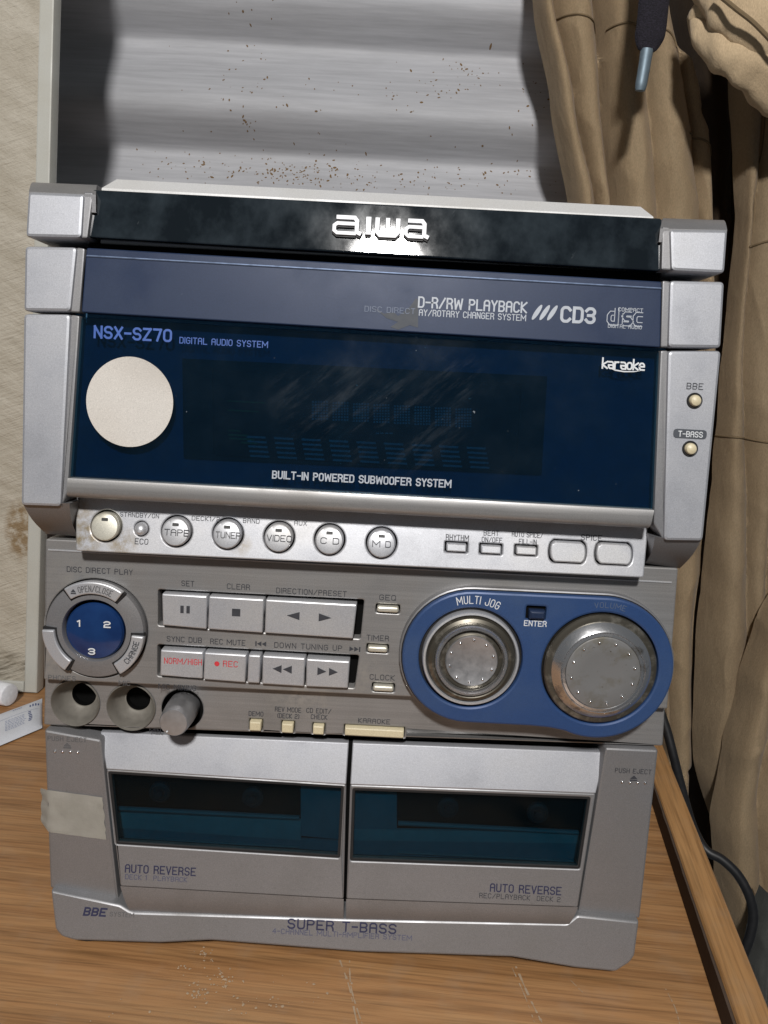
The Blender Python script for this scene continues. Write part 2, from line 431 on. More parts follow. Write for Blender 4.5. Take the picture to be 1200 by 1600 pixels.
def lettering(txt, p0, p1, h, pl, mat, parent, wt=.16, d=-.00012, name='lettering', slant=0, gap=2.0):
    """print txt between pixel p0 (left end) and p1 (right end) of its baseline, cap height h pixels"""
    a = hit(*p0, pl); b = hit(*p1, pl); z = (a.z + b.z) / 2; wd = b.x - a.x
    H = h * .88 * mpp(*p0, pl); sx = wd / textwidth(txt, gap); sz = H / 6
    bm = bmesh.new(); x = 0; lay = 0
    for c in txt:
        if c != ' ':
            for st in glyph(c):
                lay += 1; dd = d - (lay % 4) * .00002
                pts = [((x + u) * sx + slant * v * sz, v * sz) for u, v in st]
                ribbon(bm, pts, H * wt, lambda X, Z: (a.x + X, yof(pl, z + Z) + dd, z + Z))
        x += ADV.get(c, 4) + gap
    return link(name, bm, mat, parent, smooth=False)
def arc_lettering(txt, c, r, a0, a1, h, pl, mat, parent, wt=.15, d=-.00012):
    bm = bmesh.new(); W = textwidth(txt); x = 0; lay = 0
    for ch in txt:
        if ch != ' ':
            am = math.radians(a0 + (a1 - a0) * (x + ADV.get(ch, 4) / 2) / W); su = abs(math.radians(a1 - a0)) * r / W
            ex = Vector((math.sin(am), -math.cos(am))); ez = Vector((math.cos(am), math.sin(am)))
            for st in glyph(ch):
                lay += 1; dd = d - (lay % 4) * .00002
                pts = [((u - ADV.get(ch, 4) / 2) * su, v * h / 6) for u, v in st]
                def put(X, Z):
                    q = Vector(c) + ez * (r + Z) + ex * X; return (q.x, yof(pl, q.y) + dd, q.y)
                ribbon(bm, pts, h * wt, put)
        x += ADV.get(ch, 4) + 2.0
    return link('lettering', bm, mat, parent, smooth=False)
def mark(polys, pl, mat, parent, d=-.00014, name='symbol'):
    bm = bmesh.new()
    for p in polys: bm.faces.new([bm.verts.new((x, yof(pl, z) + d, z)) for x, z in ccw(p)])
    return link(name, bm, mat, parent, smooth=False)

# ================================================================== THE SETTING
WALL_Y = .468
s = NT('wall_paint')
st = world_noise(s, 26, 6, (.12, 1, 1), .65); bl = world_noise(s, 9, 5, (.5, 1, 1)); fi = world_noise(s, 260, 6, (.06, 1, 1), .65)
a = s.ramp(st, [(.30, (.39, .393, .415)), (.62, (.46, .465, .49))]); a = s.mix(s.ramp(bl, [(.50, 0.0), (.75, .35)]), a, (.31, .313, .325))
a = s.mix(1.0, a, s.ramp(fi, [(.3, .84), (.7, 1.07)]), 'MULTIPLY')
s.set(color=a, rough=.62).bump(fi, .25, .0008); MATS['wall_paint'] = s.m
simple('speck', (.17, .105, .045), .85)
WZ0 = hit(420, 70, (WALL_Y, 0, 0)).z; WPER = WZ0 - hit(420, 241, (WALL_Y, 0, 0)).z
def wall_d(x, z):
    t = ((z - WZ0) / WPER) % 1.0
    # phase 0..1 upwards: .0-.33 wall recedes downwards (turned to the floor), then leans back up to the next ridge
    if t < .34: q = math.sin(math.pi / 2 * t / .34) ** 1.15
    else: q = (.5 + .5 * math.cos(math.pi * (t - .34) / .66))
    return WALL_Y - .031 * q + .0025 * noise.noise(Vector((x * 5, z * 7, 3)))
bm = bmesh.new(); NX, NZ = 60, 560; X0, X1, Z0, Z1 = -.9, .9, -.55, 1.15
vv = [[bm.verts.new((X0 + (X1 - X0) * i / NX, wall_d(X0 + (X1 - X0) * i / NX, Z0 + (Z1 - Z0) * j / NZ), Z0 + (Z1 - Z0) * j / NZ)) for i in range(NX + 1)] for j in range(NZ + 1)]
for j in range(NZ):
    for i in range(NX): bm.faces.new((vv[j][i], vv[j][i + 1], vv[j + 1][i + 1], vv[j + 1][i]))
wall = link('wall', bm, 'wall_paint', angle=80); wall['kind'] = 'structure'; wall['label'] = 'white painted corrugated metal wall behind the stereo'
bm = bmesh.new()
clus = [(440, 270, 60, 18, 95), (300, 255, 60, 16, 40), (480, 265, 40, 14, 45), (560, 290, 60, 12, 30), (700, 280, 90, 16, 60), (800, 275, 60, 14, 25), (690, 130, 40, 16, 28),
        (730, 110, 22, 8, 16), (650, 170, 35, 12, 16), (400, 150, 60, 28, 26), (390, 40, 30, 26, 14), (620, 200, 200, 60, 40), (830, 150, 14, 40, 14), (395, 205, 9, 6, 12)]
for cx, cy, sx, sy, n in clus:
    for _ in range(n):
        px, py = random.gauss(cx, sx), random.gauss(cy, sy)
        if px < 190 or px > 870 or py > 318: continue
        p = hit(px, py, (WALL_Y - .008, 0, 0)); r = random.uniform(.00035, .0008) * random.choice((.7, 1, 1, 1.3)); el = random.uniform(1, 2.2); an = random.random() * 3.1
        y = wall_d(p.x, p.z)
        dz = (wall_d(p.x, p.z + .002) - wall_d(p.x, p.z - .002)) / .004
        ct = bm.verts.new((p.x, y - r * .7, p.z)); ring = []
        for k in range(6):
            A = k * math.pi / 3; u, v = r * math.cos(A), r * el * math.sin(A); u, v = u * math.cos(an) - v * math.sin(an), u * math.sin(an) + v * math.cos(an)
            ring.append(bm.verts.new((p.x + u, y + dz * v - .0001, p.z + v)))
        for k in range(6): bm.faces.new((ring[k], ring[(k + 1) % 6], ct))
sp = link('dirt_specks', bm, 'speck', wall); sp['kind'] = 'stuff'

# ------------------------------------------------------------------ table
def wood(name, ca, cb, cc, ang, sx=.05):
    s = NT(name); rot = (0, 0, ang)
    gr = world_noise(s, 150, 6, (sx, 1, 1), .62, rot); lg = world_noise(s, 22, 4, (.16, 1, 1), .5, rot); fi = world_noise(s, 700, 3, (.03, 1, 1), .6, rot); f2 = world_noise(s, 330, 4, (.035, 1, 1), .6, rot)
    a = s.ramp(gr, [(.28, ca), (.5, cb), (.72, cc)])
    a = s.mix(1.0, a, s.ramp(lg, [(.3, .86), (.7, 1.10)]), 'MULTIPLY'); a = s.mix(1.0, a, s.ramp(fi, [(.32, .72), (.55, 1.06)]), 'MULTIPLY'); a = s.mix(1.0, a, s.ramp(f2, [(.34, .80), (.5, 1.03)]), 'MULTIPLY')
    du = s.ramp(world_noise(s, 55, 5), [(.52, 0.0), (.8, .28)]); a = s.mix(du, a, (.36, .27, .19))
    s.set(color=a, rough=s.ramp(lg, [(.3, .40), (.7, .52)])).bump(fi, .15, .0003); MATS[name] = s.m
TA = math.radians(9.7)
wood('wood_top', (.25, .118, .045), (.365, .188, .077), (.43, .238, .104), math.radians(-4))
wood('wood_plank', (.29, .145, .050), (.37, .195, .075), (.43, .24, .10), math.pi / 2 - TA)
simple('raw_edge', (.070, .045, .030), .85)
simple('flake', (.40, .29, .19), .8)
table = empty('table', Vector((0, .1, -.03)), 'brown wood grain table top with a raised strip along its edge', 'table')
ix = lambda y: .1673 + math.tan(TA) * y
bm = bmesh.new()
lp = [(-.75, -.30), (ix(-.30) + .0155, -.30), (ix(.425) + .0155, .425), (-.75, .425)]
a = [bm.verts.new((x, y, 0)) for x, y in lp]; b = [bm.verts.new((x, y, -.02)) for x, y in lp]
bm.faces.new(a); bm.faces.new(b[::-1])
for i in range(4): bm.faces.new((a[i], b[i], b[(i + 1) % 4], a[(i + 1) % 4]))
top = link('table_top', bm, 'wood_top', table)
bm = bmesh.new(); N = 40; rows = []
for i in range(N + 1):
    y = -.30 + .725 * i / N; x = ix(y); ch = .0006 * noise.noise(Vector((y * 60, 0, 1))); c2 = .0007 * abs(noise.noise(Vector((y * 45, 4, 1))))
    rows.append([bm.verts.new(q) for q in ((x + ch, y, .0005), (x + ch, y, .0112), (x + .0006 + c2, y, .012), (x + .0148, y, .012), (x + .0155, y, .0112), (x + .0155, y, .0005))])
for r1, r2 in zip(rows, rows[1:]):
    for k in range(5): bm.faces.new((r1[k], r1[k + 1], r2[k + 1], r2[k]))
    bm.faces.new((r1[5], r1[0], r2[0], r2[5]))
bm.faces.new(rows[0]); bm.faces.new(rows[-1])
ln = link('edge_strip', bm, 'wood_plank', table, angle=25)
bm = bmesh.new(); rr = []
for i in range(81):
    y = -.298 + .72 * i / 80; x = ix(y); h = .0108 + .0007 * noise.noise(Vector((y * 90, 2, 2)))
    rr.append([bm.verts.new(q) for q in ((x - .0016, y, .0004), (x - .0012 + .0003 * noise.noise(Vector((y * 150, 1, 5))), y, h), (x + .0002, y, h), (x + .0002, y, .0004))])
for r1, r2 in zip(rr, rr[1:]):
    for k in range(3): bm.faces.new((r1[k], r1[k + 1], r2[k + 1], r2[k]))
link('raw_strip_edge', bm, 'raw_edge', ln)
# paint crumbs and scratches on the table top
bm = bmesh.new()
def crumb(px, py, r):
    p = flat(px, py, .0003); n = random.randint(5, 7)
    c = bm.verts.new(p + Vector((0, 0, .0002))); ring = [bm.verts.new(p + Vector((r * random.uniform(.4, 1.3) * math.cos(2 * math.pi * k / n), 1.2 * r * random.uniform(.4, 1.3) * math.sin(2 * math.pi * k / n), 0))) for k in range(n)]
    for k in range(n): bm.faces.new((ring[k], ring[(k + 1) % n], c))
for cx, cy, sx, sy, n in ((315, 1490, 8, 5, 16), (352, 1535, 14, 9, 34), (310, 1552, 8, 8, 22), (285, 1515, 8, 3, 8), (330, 1508, 8, 5, 8), (430, 1568, 22, 5, 14), (360, 1575, 20, 10, 10), (200, 1575, 60, 14, 6), (480, 1550, 60, 20, 8)):
    for _ in range(n): crumb(random.gauss(cx, sx), random.gauss(cy, sy), random.uniform(.0002, .0007))
for pts, wd in (([(530, 1498), (545, 1540), (558, 1600)], .0005), ([(546, 1498), (549, 1545), (566, 1600)], .0004), ([(806, 1510), (828, 1560), (848, 1600)], .0006), ([(800, 1512), (820, 1556), (836, 1600)], .0003), ([(1040, 1545), (1055, 1575), (1062, 1600)], .0003), ([(890, 1530), (912, 1552)], .0002)):
    q = [flat(a, b, .00025) for a, b in pts]
    q = spline(q, 10)
    for a, b in zip(q, q[1:]):
        if random.random() < .3: continue
        t = (b - a).normalized(); nn = Vector((-t.y, t.x, 0)) * wd * random.uniform(.3, 1)
        bm.faces.new([bm.verts.new(v) for v in (a - nn, b - nn, b + nn, a + nn)])
fl = link('scuffs', bm, 'flake', top); fl['kind'] = 'stuff'

# ------------------------------------------------------------------ leaning textured board
s = NT('board_face'); w1 = world_noise(s, 70, 6, (.35, 1, 1), .62, (0, .5, 0)); w2 = world_noise(s, 300, 6, (.10, 1, 1), .65, (0, -.35, 0))
hh = s.math('ADD', s.math('MULTIPLY', w1, .6), s.math('MULTIPLY', w2, .5))
a = s.ramp(w1, [(.3, (.37, .33, .26)), (.7, (.49, .45, .375))])
stain = s.math('MULTIPLY', s.ramp(s.spot(hit(32, 830, (.272, 0, 0)), .030, scale=(1.9, .3, 1)), [(.1, 0.0), (.45, 1.0)]), s.ramp(world_noise(s, 160, 5), [(.35, 0.0), (.55, .85)]))
st2 = s.math('MULTIPLY', s.ramp(s.spot((-.285, .27, .022), .022, scale=(.6, .3, 1.4)), [(.1, 0.0), (.5, 1.0)]), s.ramp(w2, [(.42, 0.0), (.58, .9)]))
a = s.mix(stain, a, (.20, .125, .05)); a = s.mix(st2, a, (.10, .08, .05))
s.set(color=a, rough=.55).bump(hh, .9, .004); MATS['board_face'] = s.m
paint('board_trim', (.46, .46, .42), (.38, .36, .30), metal=0, rough=.45)
BP = (.272, 0, 0)
board = empty('leaning_board', Vector((-.32, .28, 0)), 'beige textured board with pale trim standing at the wall left of the stereo', 'board')
pr = hit(58, 1081, BP); pt = hit(85, 0, BP); dxz = (pt.x - pr.x) / (pt.z - pr.z)
xr = lambda z: pr.x + dxz * (z - pr.z)
prism('trim', [[(xr(.001) - .0105, .001), (xr(.001), .001), (xr(.95), .95), (xr(.95) - .0105, .95)]], BP, -.0005, .011, .0012, 'board_trim', board)
prism('bottom_trim', [[(-.60, .001), (xr(.001) - .0107, .001), (xr(.01) - .0107, .010), (-.60, .010)]], BP, -.0003, .011, .001, 'board_trim', board)
bm = bmesh.new(); NX, NZ = 70, 200; vs = []
for j in range(NZ + 1):
    z = .010 + (.94 - .010) * j / NZ; row = []
    for i in range(NX + 1):
        x = -.60 + (xr(z) - .0105 + .60) * (i / NX) ** .6
        q = noise.noise(Vector((x * 45 + z * 30, z * 90, 0))) * .0006 + noise.noise(Vector((x * 140, z * 160, 7))) * .0004
        row.append(bm.verts.new((x, BP[0] + .0012 + q, z)))
    vs.append(row)
for j in range(NZ):
    for i in range(NX): bm.faces.new((vs[j][i], vs[j][i + 1], vs[j + 1][i + 1], vs[j + 1][i]))
link('textured_face', bm, 'board_face', board, angle=80)
bm = bmesh.new(); box(bm, -.60, xr(.001) - .011, BP[0] + .004, BP[0] + .010, .002, .94); link('backing', bm, 'board_trim', board)

# ================================================================== THE STEREO
ST = empty('stereo_system', Vector((0, .16, 0)), 'silver and blue mini stereo system with black display and two cassette decks on table', 'stereo system')
MID = (0, 0, 0); JACK = (.005, 0, 0)
U = (-.0160, .203, .10); DISP = sh(U, .0030); BAND = sh(U, .0018)
LID = (-.0050, .302, .207); STRIP = (-.0085, .185, .22); LIP = (-.0165, .203, .10)
BLUE = (-.006, 0, 0); COLM = (.003, 0, 0); TOPS = (.0085, .100, .34); DOOR = (.0035, .085, .13); BASE = (-.0040, .008, .20)
# --- casing
bm = bmesh.new(); box(bm, -.1285, .1285, .0196, .33, .008, .186, .002); box(bm, -.1295, .1295, .0125, .33, .1865, .3165, .003)
link('casing', bm, 'case_dark', ST)
bm = bmesh.new(); box(bm, -.1275, .1275, .0105, .0155, .012, .100); link('deck_back', bm, 'black_well', ST)
for fx, fy in ((-.1165, .01), (.1165, .01), (-.1165, .30), (.1165, .30)):
    lathe('foot', fx, 0, [(0, 0), (.007, 0), (.008, .001), (.008, .008), (0, .008)], MID, 'rubber', ST, n=20)
    f = [o for o in ST.children if o.name.startswith('foot')][-1]
    f.rotation_euler = (math.pi / 2, 0, 0); f.location = Vector((fx, fy, .004)) - Vector(ST['_c'])
# --- lid
bm = bmesh.new()
lw = .1075
sec = [(.0015, .3195), (.0030, .3268), (.011, .3322), (.31, .3322), (.32, .328), (.32, .3175), (.0125, .3172), (.004, .303), (.0015, .306)]
for x in (-lw, lw): pass
L = [bm.verts.new((-lw + (.0 if z < .327 else .003), y, z)) for y, z in sec]; R = [bm.verts.new((lw - (.0 if z < .327 else .003), y, z)) for y, z in sec]
for i in range(len(sec)): bm.faces.new((L[i], L[(i + 1) % len(sec)], R[(i + 1) % len(sec)], R[i]))
bm.faces.new(L); bm.faces.new(R[::-1])
lid = link('lid', bm, 'lid_grey', ST, angle=20)
fr = prism('lid_front', [rounded(P2(LID, (146, 297), (1033, 342), (1031, 424), (138, 371)), .001)], LID, -.001, .004, .0006, 'black_gloss', ST)
bm = bmesh.new(); box(bm, -.112, .112, .0008, .010, .2995, .3055); link('lid_gap', bm, 'black_well', ST)
# aiwa badge: raised chrome letters
ga, gb = hit(519, 364, sh(LID, -.001)), hit(653, 373, sh(LID, -.001)); bh = .0062
def solid_strokes(strokes, w, name, parent, d0, d1, mat):
    bm = bmesh.new()
    for i, (pts, pw) in enumerate(strokes):
        lo = []; hi = []; n = len(pts)
        for j in range(n):
            b = Vector(pts[j]); a = Vector(pts[j - 1]) if j else None; c = Vector(pts[j + 1]) if j < n - 1 else None
            e1 = (b - a).normalized() if a is not None else (c - b).normalized(); e2 = (c - b).normalized() if c is not None else e1
            n1 = Vector((-e1.y, e1.x)); n2 = Vector((-e2.y, e2.x)); q = (n1 + n2) / max(.45, 1 + n1.dot(n2))
            lo.append(tuple(b + q * pw / 2)); hi.append(tuple(b - q * pw / 2))
        lp = lo + hi[::-1]
        prism('', [lp], sh(LID, -.001), d0 - i * .00006, d1, .00022, mat, None, bm=bm)
    return link(name, bm, mat, parent)
badge_z = (ga.z + gb.z) / 2; bw = gb.x - ga.x
def let_a(x, w):
    h = bh; c = .0011
    return [([(x + .0006, badge_z + h), (x + w - c, badge_z + h), (x + w - .0002, badge_z + h - c), (x + w - .0002, badge_z + .0008), (x + w + .0016, badge_z)], .00165),
            ([(x + w - .0004, badge_z + .0002), (x + c, badge_z + .0002), (x, badge_z + c), (x, badge_z + h * .48), (x + c, badge_z + h * .62), (x + w - .0004, badge_z + h * .62)], .00145)]
stroke = let_a(ga.x + .0008, .0088)
xi = ga.x + .0138; stroke2 = [([(xi, badge_z), (xi, badge_z + bh + .0007)], .0021)]
xw = ga.x + .0172
stroke3 = [([(xw, badge_z + bh + .0006), (xw, badge_z + .0014), (xw + .0011, badge_z + .0002), (xw + .0068, badge_z + .0002), (xw + .0079, badge_z + .0014), (xw + .0079, badge_z + bh + .0006)], .0018),
           ([(xw + .0040, badge_z + .0008), (xw + .0040, badge_z + bh + .0006)], .0017)]
stroke4 = let_a(ga.x + .0282, .0072)
for stx in (stroke, stroke2, stroke3, stroke4):
    o = solid_strokes(stx, 1, 'badge_letter', fr, -.0016, .0, 'white_plastic')
    o2 = solid_strokes([([(x, z - .0007) for x, z in p], w_ * 1.12) for p, w_ in stx], 1, 'badge_letter_shadow', fr, -.0008, .0003, 'black')  # painted shadow edge: black copy of each letter, shifted down
# --- corner blocks
def block(front, inner, bottom=None, lidpart=False, pl=U, back=.03, name='side_block'):
    p = P2(pl, *front)
    o = prism(name, [rounded(p, .0018)], pl, 0, .02, .0012, 'silver', ST, flatback=back)
    q = P2(sh(pl, .0022), *inner)
    prism('inner_rail', [rounded(q, .0007, 2)], sh(pl, .0012), 0, .01, .0006, 'silver_deck', o, flatback=back)
    return o
LB = (-.0075, .31, .16)
block([(43, 299), (131, 303), (127, 372), (39, 370)], [(132, 300), (147, 301), (138, 373), (128, 373)], pl=(-.0075, .31, .16))
block([(1047, 358), (1138, 359), (1133, 427), (1049, 423)], [(1034, 354), (1046, 355), (1048, 423), (1032, 422)], pl=(-.0075, .31, .16))
block([(38, 384), (120, 386), (110, 487), (36, 486)], [(121, 387), (134, 389), (126, 489), (111, 488)])
block([(1047, 438), (1133, 440), (1127, 544), (1044, 543)], [(1034, 439), (1046, 440), (1043, 543), (1031, 543)])
lp3 = block([(36, 490), (110, 491), (95, 792), (32, 790)], [(112, 492), (126, 494), (107, 770), (97, 793)])
rp3 = block([(1044, 548), (1128, 548), (1099, 846), (1037, 845)], [(1031, 548), (1043, 548), (1036, 845), (1020, 818)])
# sloping tops of the upper corner blocks
for a, b, c, d in (((43, 299.5), (148, 304.5), (152, 289), (52, 285)), ((1033, 357.5), (1138, 359.5), (1129, 344), (1037, 341))):
    bm = bmesh.new(); e = Vector((0, .0011, .0003)); v = [hit(*a, LB) + e, hit(*b, LB) + e, hit(*c, (.012, 0, 0)), hit(*d, (.012, 0, 0))]
    g = [[bm.verts.new(v[0].lerp(v[3], t / 5) + Vector((0, 0, .0012 * math.sin(math.pi * t / 5)))), bm.verts.new(v[1].lerp(v[2], t / 5) + Vector((0, 0, .0012 * math.sin(math.pi * t / 5))))] for t in range(6)]
    g.append([bm.verts.new((g[-1][0].co.x, .30, g[-1][0].co.z)), bm.verts.new((g[-1][1].co.x, .30, g[-1][1].co.z))])
    g.append([bm.verts.new((g[-1][0].co.x, .30, .316)), bm.verts.new((g[-1][1].co.x, .30, .316))]); g.append([bm.verts.new((g[0][0].co.x, g[0][0].co.y, .316)), bm.verts.new((g[0][1].co.x, g[0][1].co.y, .316))])
    for i in range(len(g)): j = (i + 1) % len(g); bm.faces.new((g[i][0], g[i][1], g[j][1], g[j][0]))
    bm.faces.new([q[0] for q in g]); bm.faces.new([q[1] for q in g]); link('block_top', bm, 'silver_deck', ST, angle=30)
# sloping undersides of the side blocks
def under(a, b, c, d, zz):
    bm = bmesh.new()
    v = [hit(*a, U) + Vector((0, .0010, .0012)), hit(*b, U) + Vector((0, .0010, .0012)), hit(*c, (.0015, 0, 0)), hit(*d, (.0015, 0, 0))]
    n = 6; g = []
    for i in range(n + 1):
        t = i / n; bow = .0022 * math.sin(math.pi * t)
        g.append([bm.verts.new(v[0].lerp(v[3], t) + Vector((0, -bow, 0))), bm.verts.new(v[1].lerp(v[2], t) + Vector((0, -bow, 0)))])
    bk = []
    for i in range(n + 1): bk.append([bm.verts.new((g[i][0].co.x, .03, g[i][0].co.z)), bm.verts.new((g[i][1].co.x, .03, g[i][1].co.z))])
    for i in range(n):
        bm.faces.new((g[i][0], g[i][1], g[i + 1][1], g[i + 1][0])); bm.faces.new((g[i][0], g[i + 1][0], bk[i + 1][0], bk[i][0])); bm.faces.new((g[i][1], bk[i][1], bk[i + 1][1], g[i + 1][1]))
    bm.faces.new((g[-1][0], g[-1][1], bk[-1][1], bk[-1][0])); bm.faces.new((g[0][1], g[0][0], bk[0][0], bk[0][1]))
    link('block_underside', bm, 'silver_deck', ST, angle=50)
under((33, 790), (107, 792), (122, 838), (72, 834), 0)
under((1024, 845), (1098, 846), (1062, 888), (1008, 880), 0)
# --- blue band with print
band = prism('blue_band', [rounded(P2(BAND, (135, 387), (1034, 440), (1032, 543), (127, 488)), .0008)], BAND, 0, .012, .0005, 'blue_paint', ST)
bm = bmesh.new(); tube(bm, [hit(136, 400, BAND), hit(1033, 451, BAND)], .00045, 8); link('band_bead', bm, 'bead_highlight', band)
pa, pb = hit(135, 387, BAND), hit(1034, 440, BAND)
lettering('D-R/RW PLAYBACK', (654, 480), (822, 488), 17, BAND, 'print_grey', band, .17)
lettering('AY/ROTARY CHANGER SYSTEM', (655, 493), (821, 501), 10, BAND, 'print_grey', band, .15)
lettering('DISC DIRECT', (570, 487), (648, 490), 9, BAND, 'print_ghost', band, .12)
lettering('CD3', (877, 502), (928, 504), 24, BAND, 'print_grey', band, .22)
def leaf(px, py, w, h):
    c = hit(px, py, BAND); sc = mpp(px, py, BAND); out = []
    for i in range(16):
        a = 2 * math.pi * i / 16; x = w * math.cos(a); z = h * math.sin(a); out.append((c.x + (x + z * .55) * sc, c.z + z * sc))
    return out
mark([leaf(839, 488, 4, 12), leaf(851, 488.5, 4, 12), leaf(863, 489, 4, 12)], BAND, 'print_grey', band)
# compact disc emblem
lettering('COMPACT', (966, 486), (1004, 488), 6, BAND, 'print_grey', band, .17)
lettering('DIGITAL AUDIO', (950, 512), (1002, 514), 6, BAND, 'print_grey', band, .15)
def disc_logo():
    a = hit(951, 505, BAND); b = hit(1003, 507, BAND); z = (a.z + b.z) / 2; W = b.x - a.x; H = 19 * mpp(951, 505, BAND)
    bm = bmesh.new(); gl = {'d': ('46 40 10 01 03 14 34', 0, 5), 'i': ('04 00', 6.2, 0), 's': ('44 14 03 12 32 41 30 00', 8, 4), 'c': ('44 14 03 01 10 40', 14, 4)}
    for nm, (st, x0, _) in gl.items():
        pts = [((x0 + int(p[0])) * W / 18, int(p[1]) * H / 5) for p in st.split()]
        for w_, dd, mm in ((.0021, -.00012, 0),):
            n = len(pts)
            for sgn in (1, -1):
                off = []
                for i in range(n):
                    q0 = Vector(pts[max(i - 1, 0)]); q1 = Vector(pts[i]); q2 = Vector(pts[min(i + 1, n - 1)])
                    e1 = (q1 - q0).normalized() if i else (q2 - q1).normalized(); e2 = (q2 - q1).normalized() if i < n - 1 else e1
                    n1 = Vector((-e1.y, e1.x)); n2 = Vector((-e2.y, e2.x)); q = (n1 + n2) / max(.5, 1 + n1.dot(n2)); off.append(tuple(q1 + q * sgn * w_ * .36))
                ribbon(bm, off, .00030, lambda X, Z: (a.x + X, yof(BAND, z + Z) - .00013, z + Z))
    link('disc_emblem', bm, 'print_grey', band, smooth=False)
disc_logo()
# scuffed-off print patch
def blob(pts, pl, mat, parent, name='worn_patch', d=-.00009):
    q = P2(pl, *pts); mark([q], pl, mat, parent, d, name)
simple('worn', (.055, .062, .075), .6)
blob([(586, 482), (600, 490), (616, 488), (622, 494), (640, 480), (650, 466), (654, 470), (653, 512), (640, 508), (622, 515), (610, 511), (622, 503), (604, 497)], BAND, 'worn', band)
# --- display: pane, back plate, tube, segments
scr = [(hit(540, 640, DISP), .030, (1.1, .2, 1.3)), (hit(620, 655, DISP), .032, (1.0, .2, 1.2)), (hit(500, 620, DISP), .022, (1, .2, 1.2)), (hit(715, 590, DISP), .012, (1, .2, 1))]
pane('display_glass', (.24, .46, .58), (.006, .026, .048), .22, scr)
pane('deck_glass', (.42, .66, .74), (.010, .018, .024), .08, ior=1.22)
dq = P2(DISP, (125, 495), (1032, 549), (1021, 796), (107, 745))
DB = sh(DISP, .005)
bpq = P2(DB, (119, 488), (1040, 542), (1027, 802), (100, 748))
plate = prism('display_backing', [bpq], DB, 0, .002, 0, 'display_blue', ST, smooth=False)
tq = P2(sh(DB, -.0006), (332, 578), (815, 600), (806, 738), (334, 712))
tub = prism('display_tube', [rounded(tq, .0015)], sh(DB, 0), -.0012, .0006, .0003, 'display_black', plate)
prism('display_shade', [[q for q in P2(sh(DB, -.0006), (285, 560), (855, 588), (846, 742), (287, 716))], tq], DB, -.0008, .0005, 0, 'deck_black', plate, smooth=False)
bm = bmesh.new(); TB = sh(DB, -.0013)
def seg(px, py, w, h, bmx):
    c = hit(px, py, TB); sc = mpp(px, py, TB); x, z = c.x, c.z; w_, h_ = w * sc / 2, h * sc / 2
    bmx.faces.new([bmx.verts.new((x + i * w_, yof(TB, z + j * h_) - .00008, z + j * h_)) for i, j in ((-1, -1), (1, -1), (1, 1), (-1, 1))])
for c in range(8):
    cx = 500 + c * 32; cy = 641 + (cx - 500) * .052
    for i in range(6):
        for j in range(7): seg(cx - 11 + i * 4.4, cy - 13 + j * 4.4, 2.9, 2.9, bm)
for c in range(9):
    cx = 400 + c * 43; cy = 697 + (cx - 400) * .05
    for j in range(5): seg(cx + j * 1.5, cy - 14 + j * 7.5, 30, 3.2, bm)
for c in range(4): seg(590 + c * 7, 677, 5, 2, bm)
sg = link('display_segments', bm, 'segment', tub, smooth=False); sg['kind'] = 'stuff'
bm = bmesh.new()
for i, (x, y, w_, h_) in enumerate(((372, 680, 30, 3), (378, 686, 40, 3), (390, 692, 26, 3), (366, 673, 20, 2.5), (385, 628, 60, 2), (380, 642, 50, 2))): seg(x, y, w_, h_, bm)
sg = link('display_marks', bm, 'segment_green', tub, smooth=False); sg['kind'] = 'stuff'
pn = prism('display_pane', [rounded(dq, .0012)], DISP, 0, .0022, .0006, 'display_glass', ST)
lettering('NSX-SZ70', (148, 528), (267, 532), 19, DISP, 'print_blue', pn, .20)
lettering('DIGITAL AUDIO SYSTEM', (281, 536), (418, 543), 10, DISP, 'print_blue', pn, .15)
lettering('BUILT-IN POWERED SUBWOOFER SYSTEM', (426, 747), (704, 761), 12, DISP, 'print_grey', pn, .20)
lettering('karaoke', (941, 575), (1006, 578), 17, DISP, 'print_white', pn, .17, gap=1.3)
cs = hit(975, 578, DISP); mpx = mpp(975, 578, DISP)
mark([[(cs.x + x * mpx, cs.z + z * mpx) for x, z in ((-24, 2), (-14, -2), (0, -3.5), (16, -2.5), (30, 1), (16, -1), (0, -1.6), (-14, 0))]], DISP, 'print_white', pn)
# round paper sticker (its printed figure is left out)
simple('print_dim', (.085, .09, .15), .5)
paint('sticker_paper', (.56, .53, .49), (.50, .46, .41), metal=0, rough=.5, grime=.6)
c1 = hit(203, 628, DISP); rs = 69 * mpp(203, 628, DISP)
bm = bmesh.new(); n = 64; ring = []
cen = bm.verts.new((c1.x, yof(DISP, c1.z) - .00035, c1.z)); prev = None
for rr_ in (.5, .92, 1.0):
    cur = []
    for i in range(n):
        a = 2 * math.pi * i / n; lift = .0003 + .00012 * noise.noise(Vector((math.cos(a) * 2 * rr_, math.sin(a) * 2 * rr_, 4))) * rr_ + (.0012 * max(0, math.cos(a - 1.15)) ** 6 * (rr_ ** 4))
        x, z = c1.x + rs * rr_ * .985 * math.cos(a), c1.z + rs * rr_ * 1.01 * math.sin(a)
        cur.append(bm.verts.new((x, yof(DISP, z) - lift, z)))
    for i in range(n):
        if prev: bm.faces.new((prev[i], prev[(i + 1) % n], cur[(i + 1) % n], cur[i]))
        else: bm.faces.new((cen, cur[(i + 1) % n], cur[i]))
    prev = cur
stk = link('sticker', bm, 'sticker_paper', ST); stk['label'] = 'round cream paper sticker on the display window'
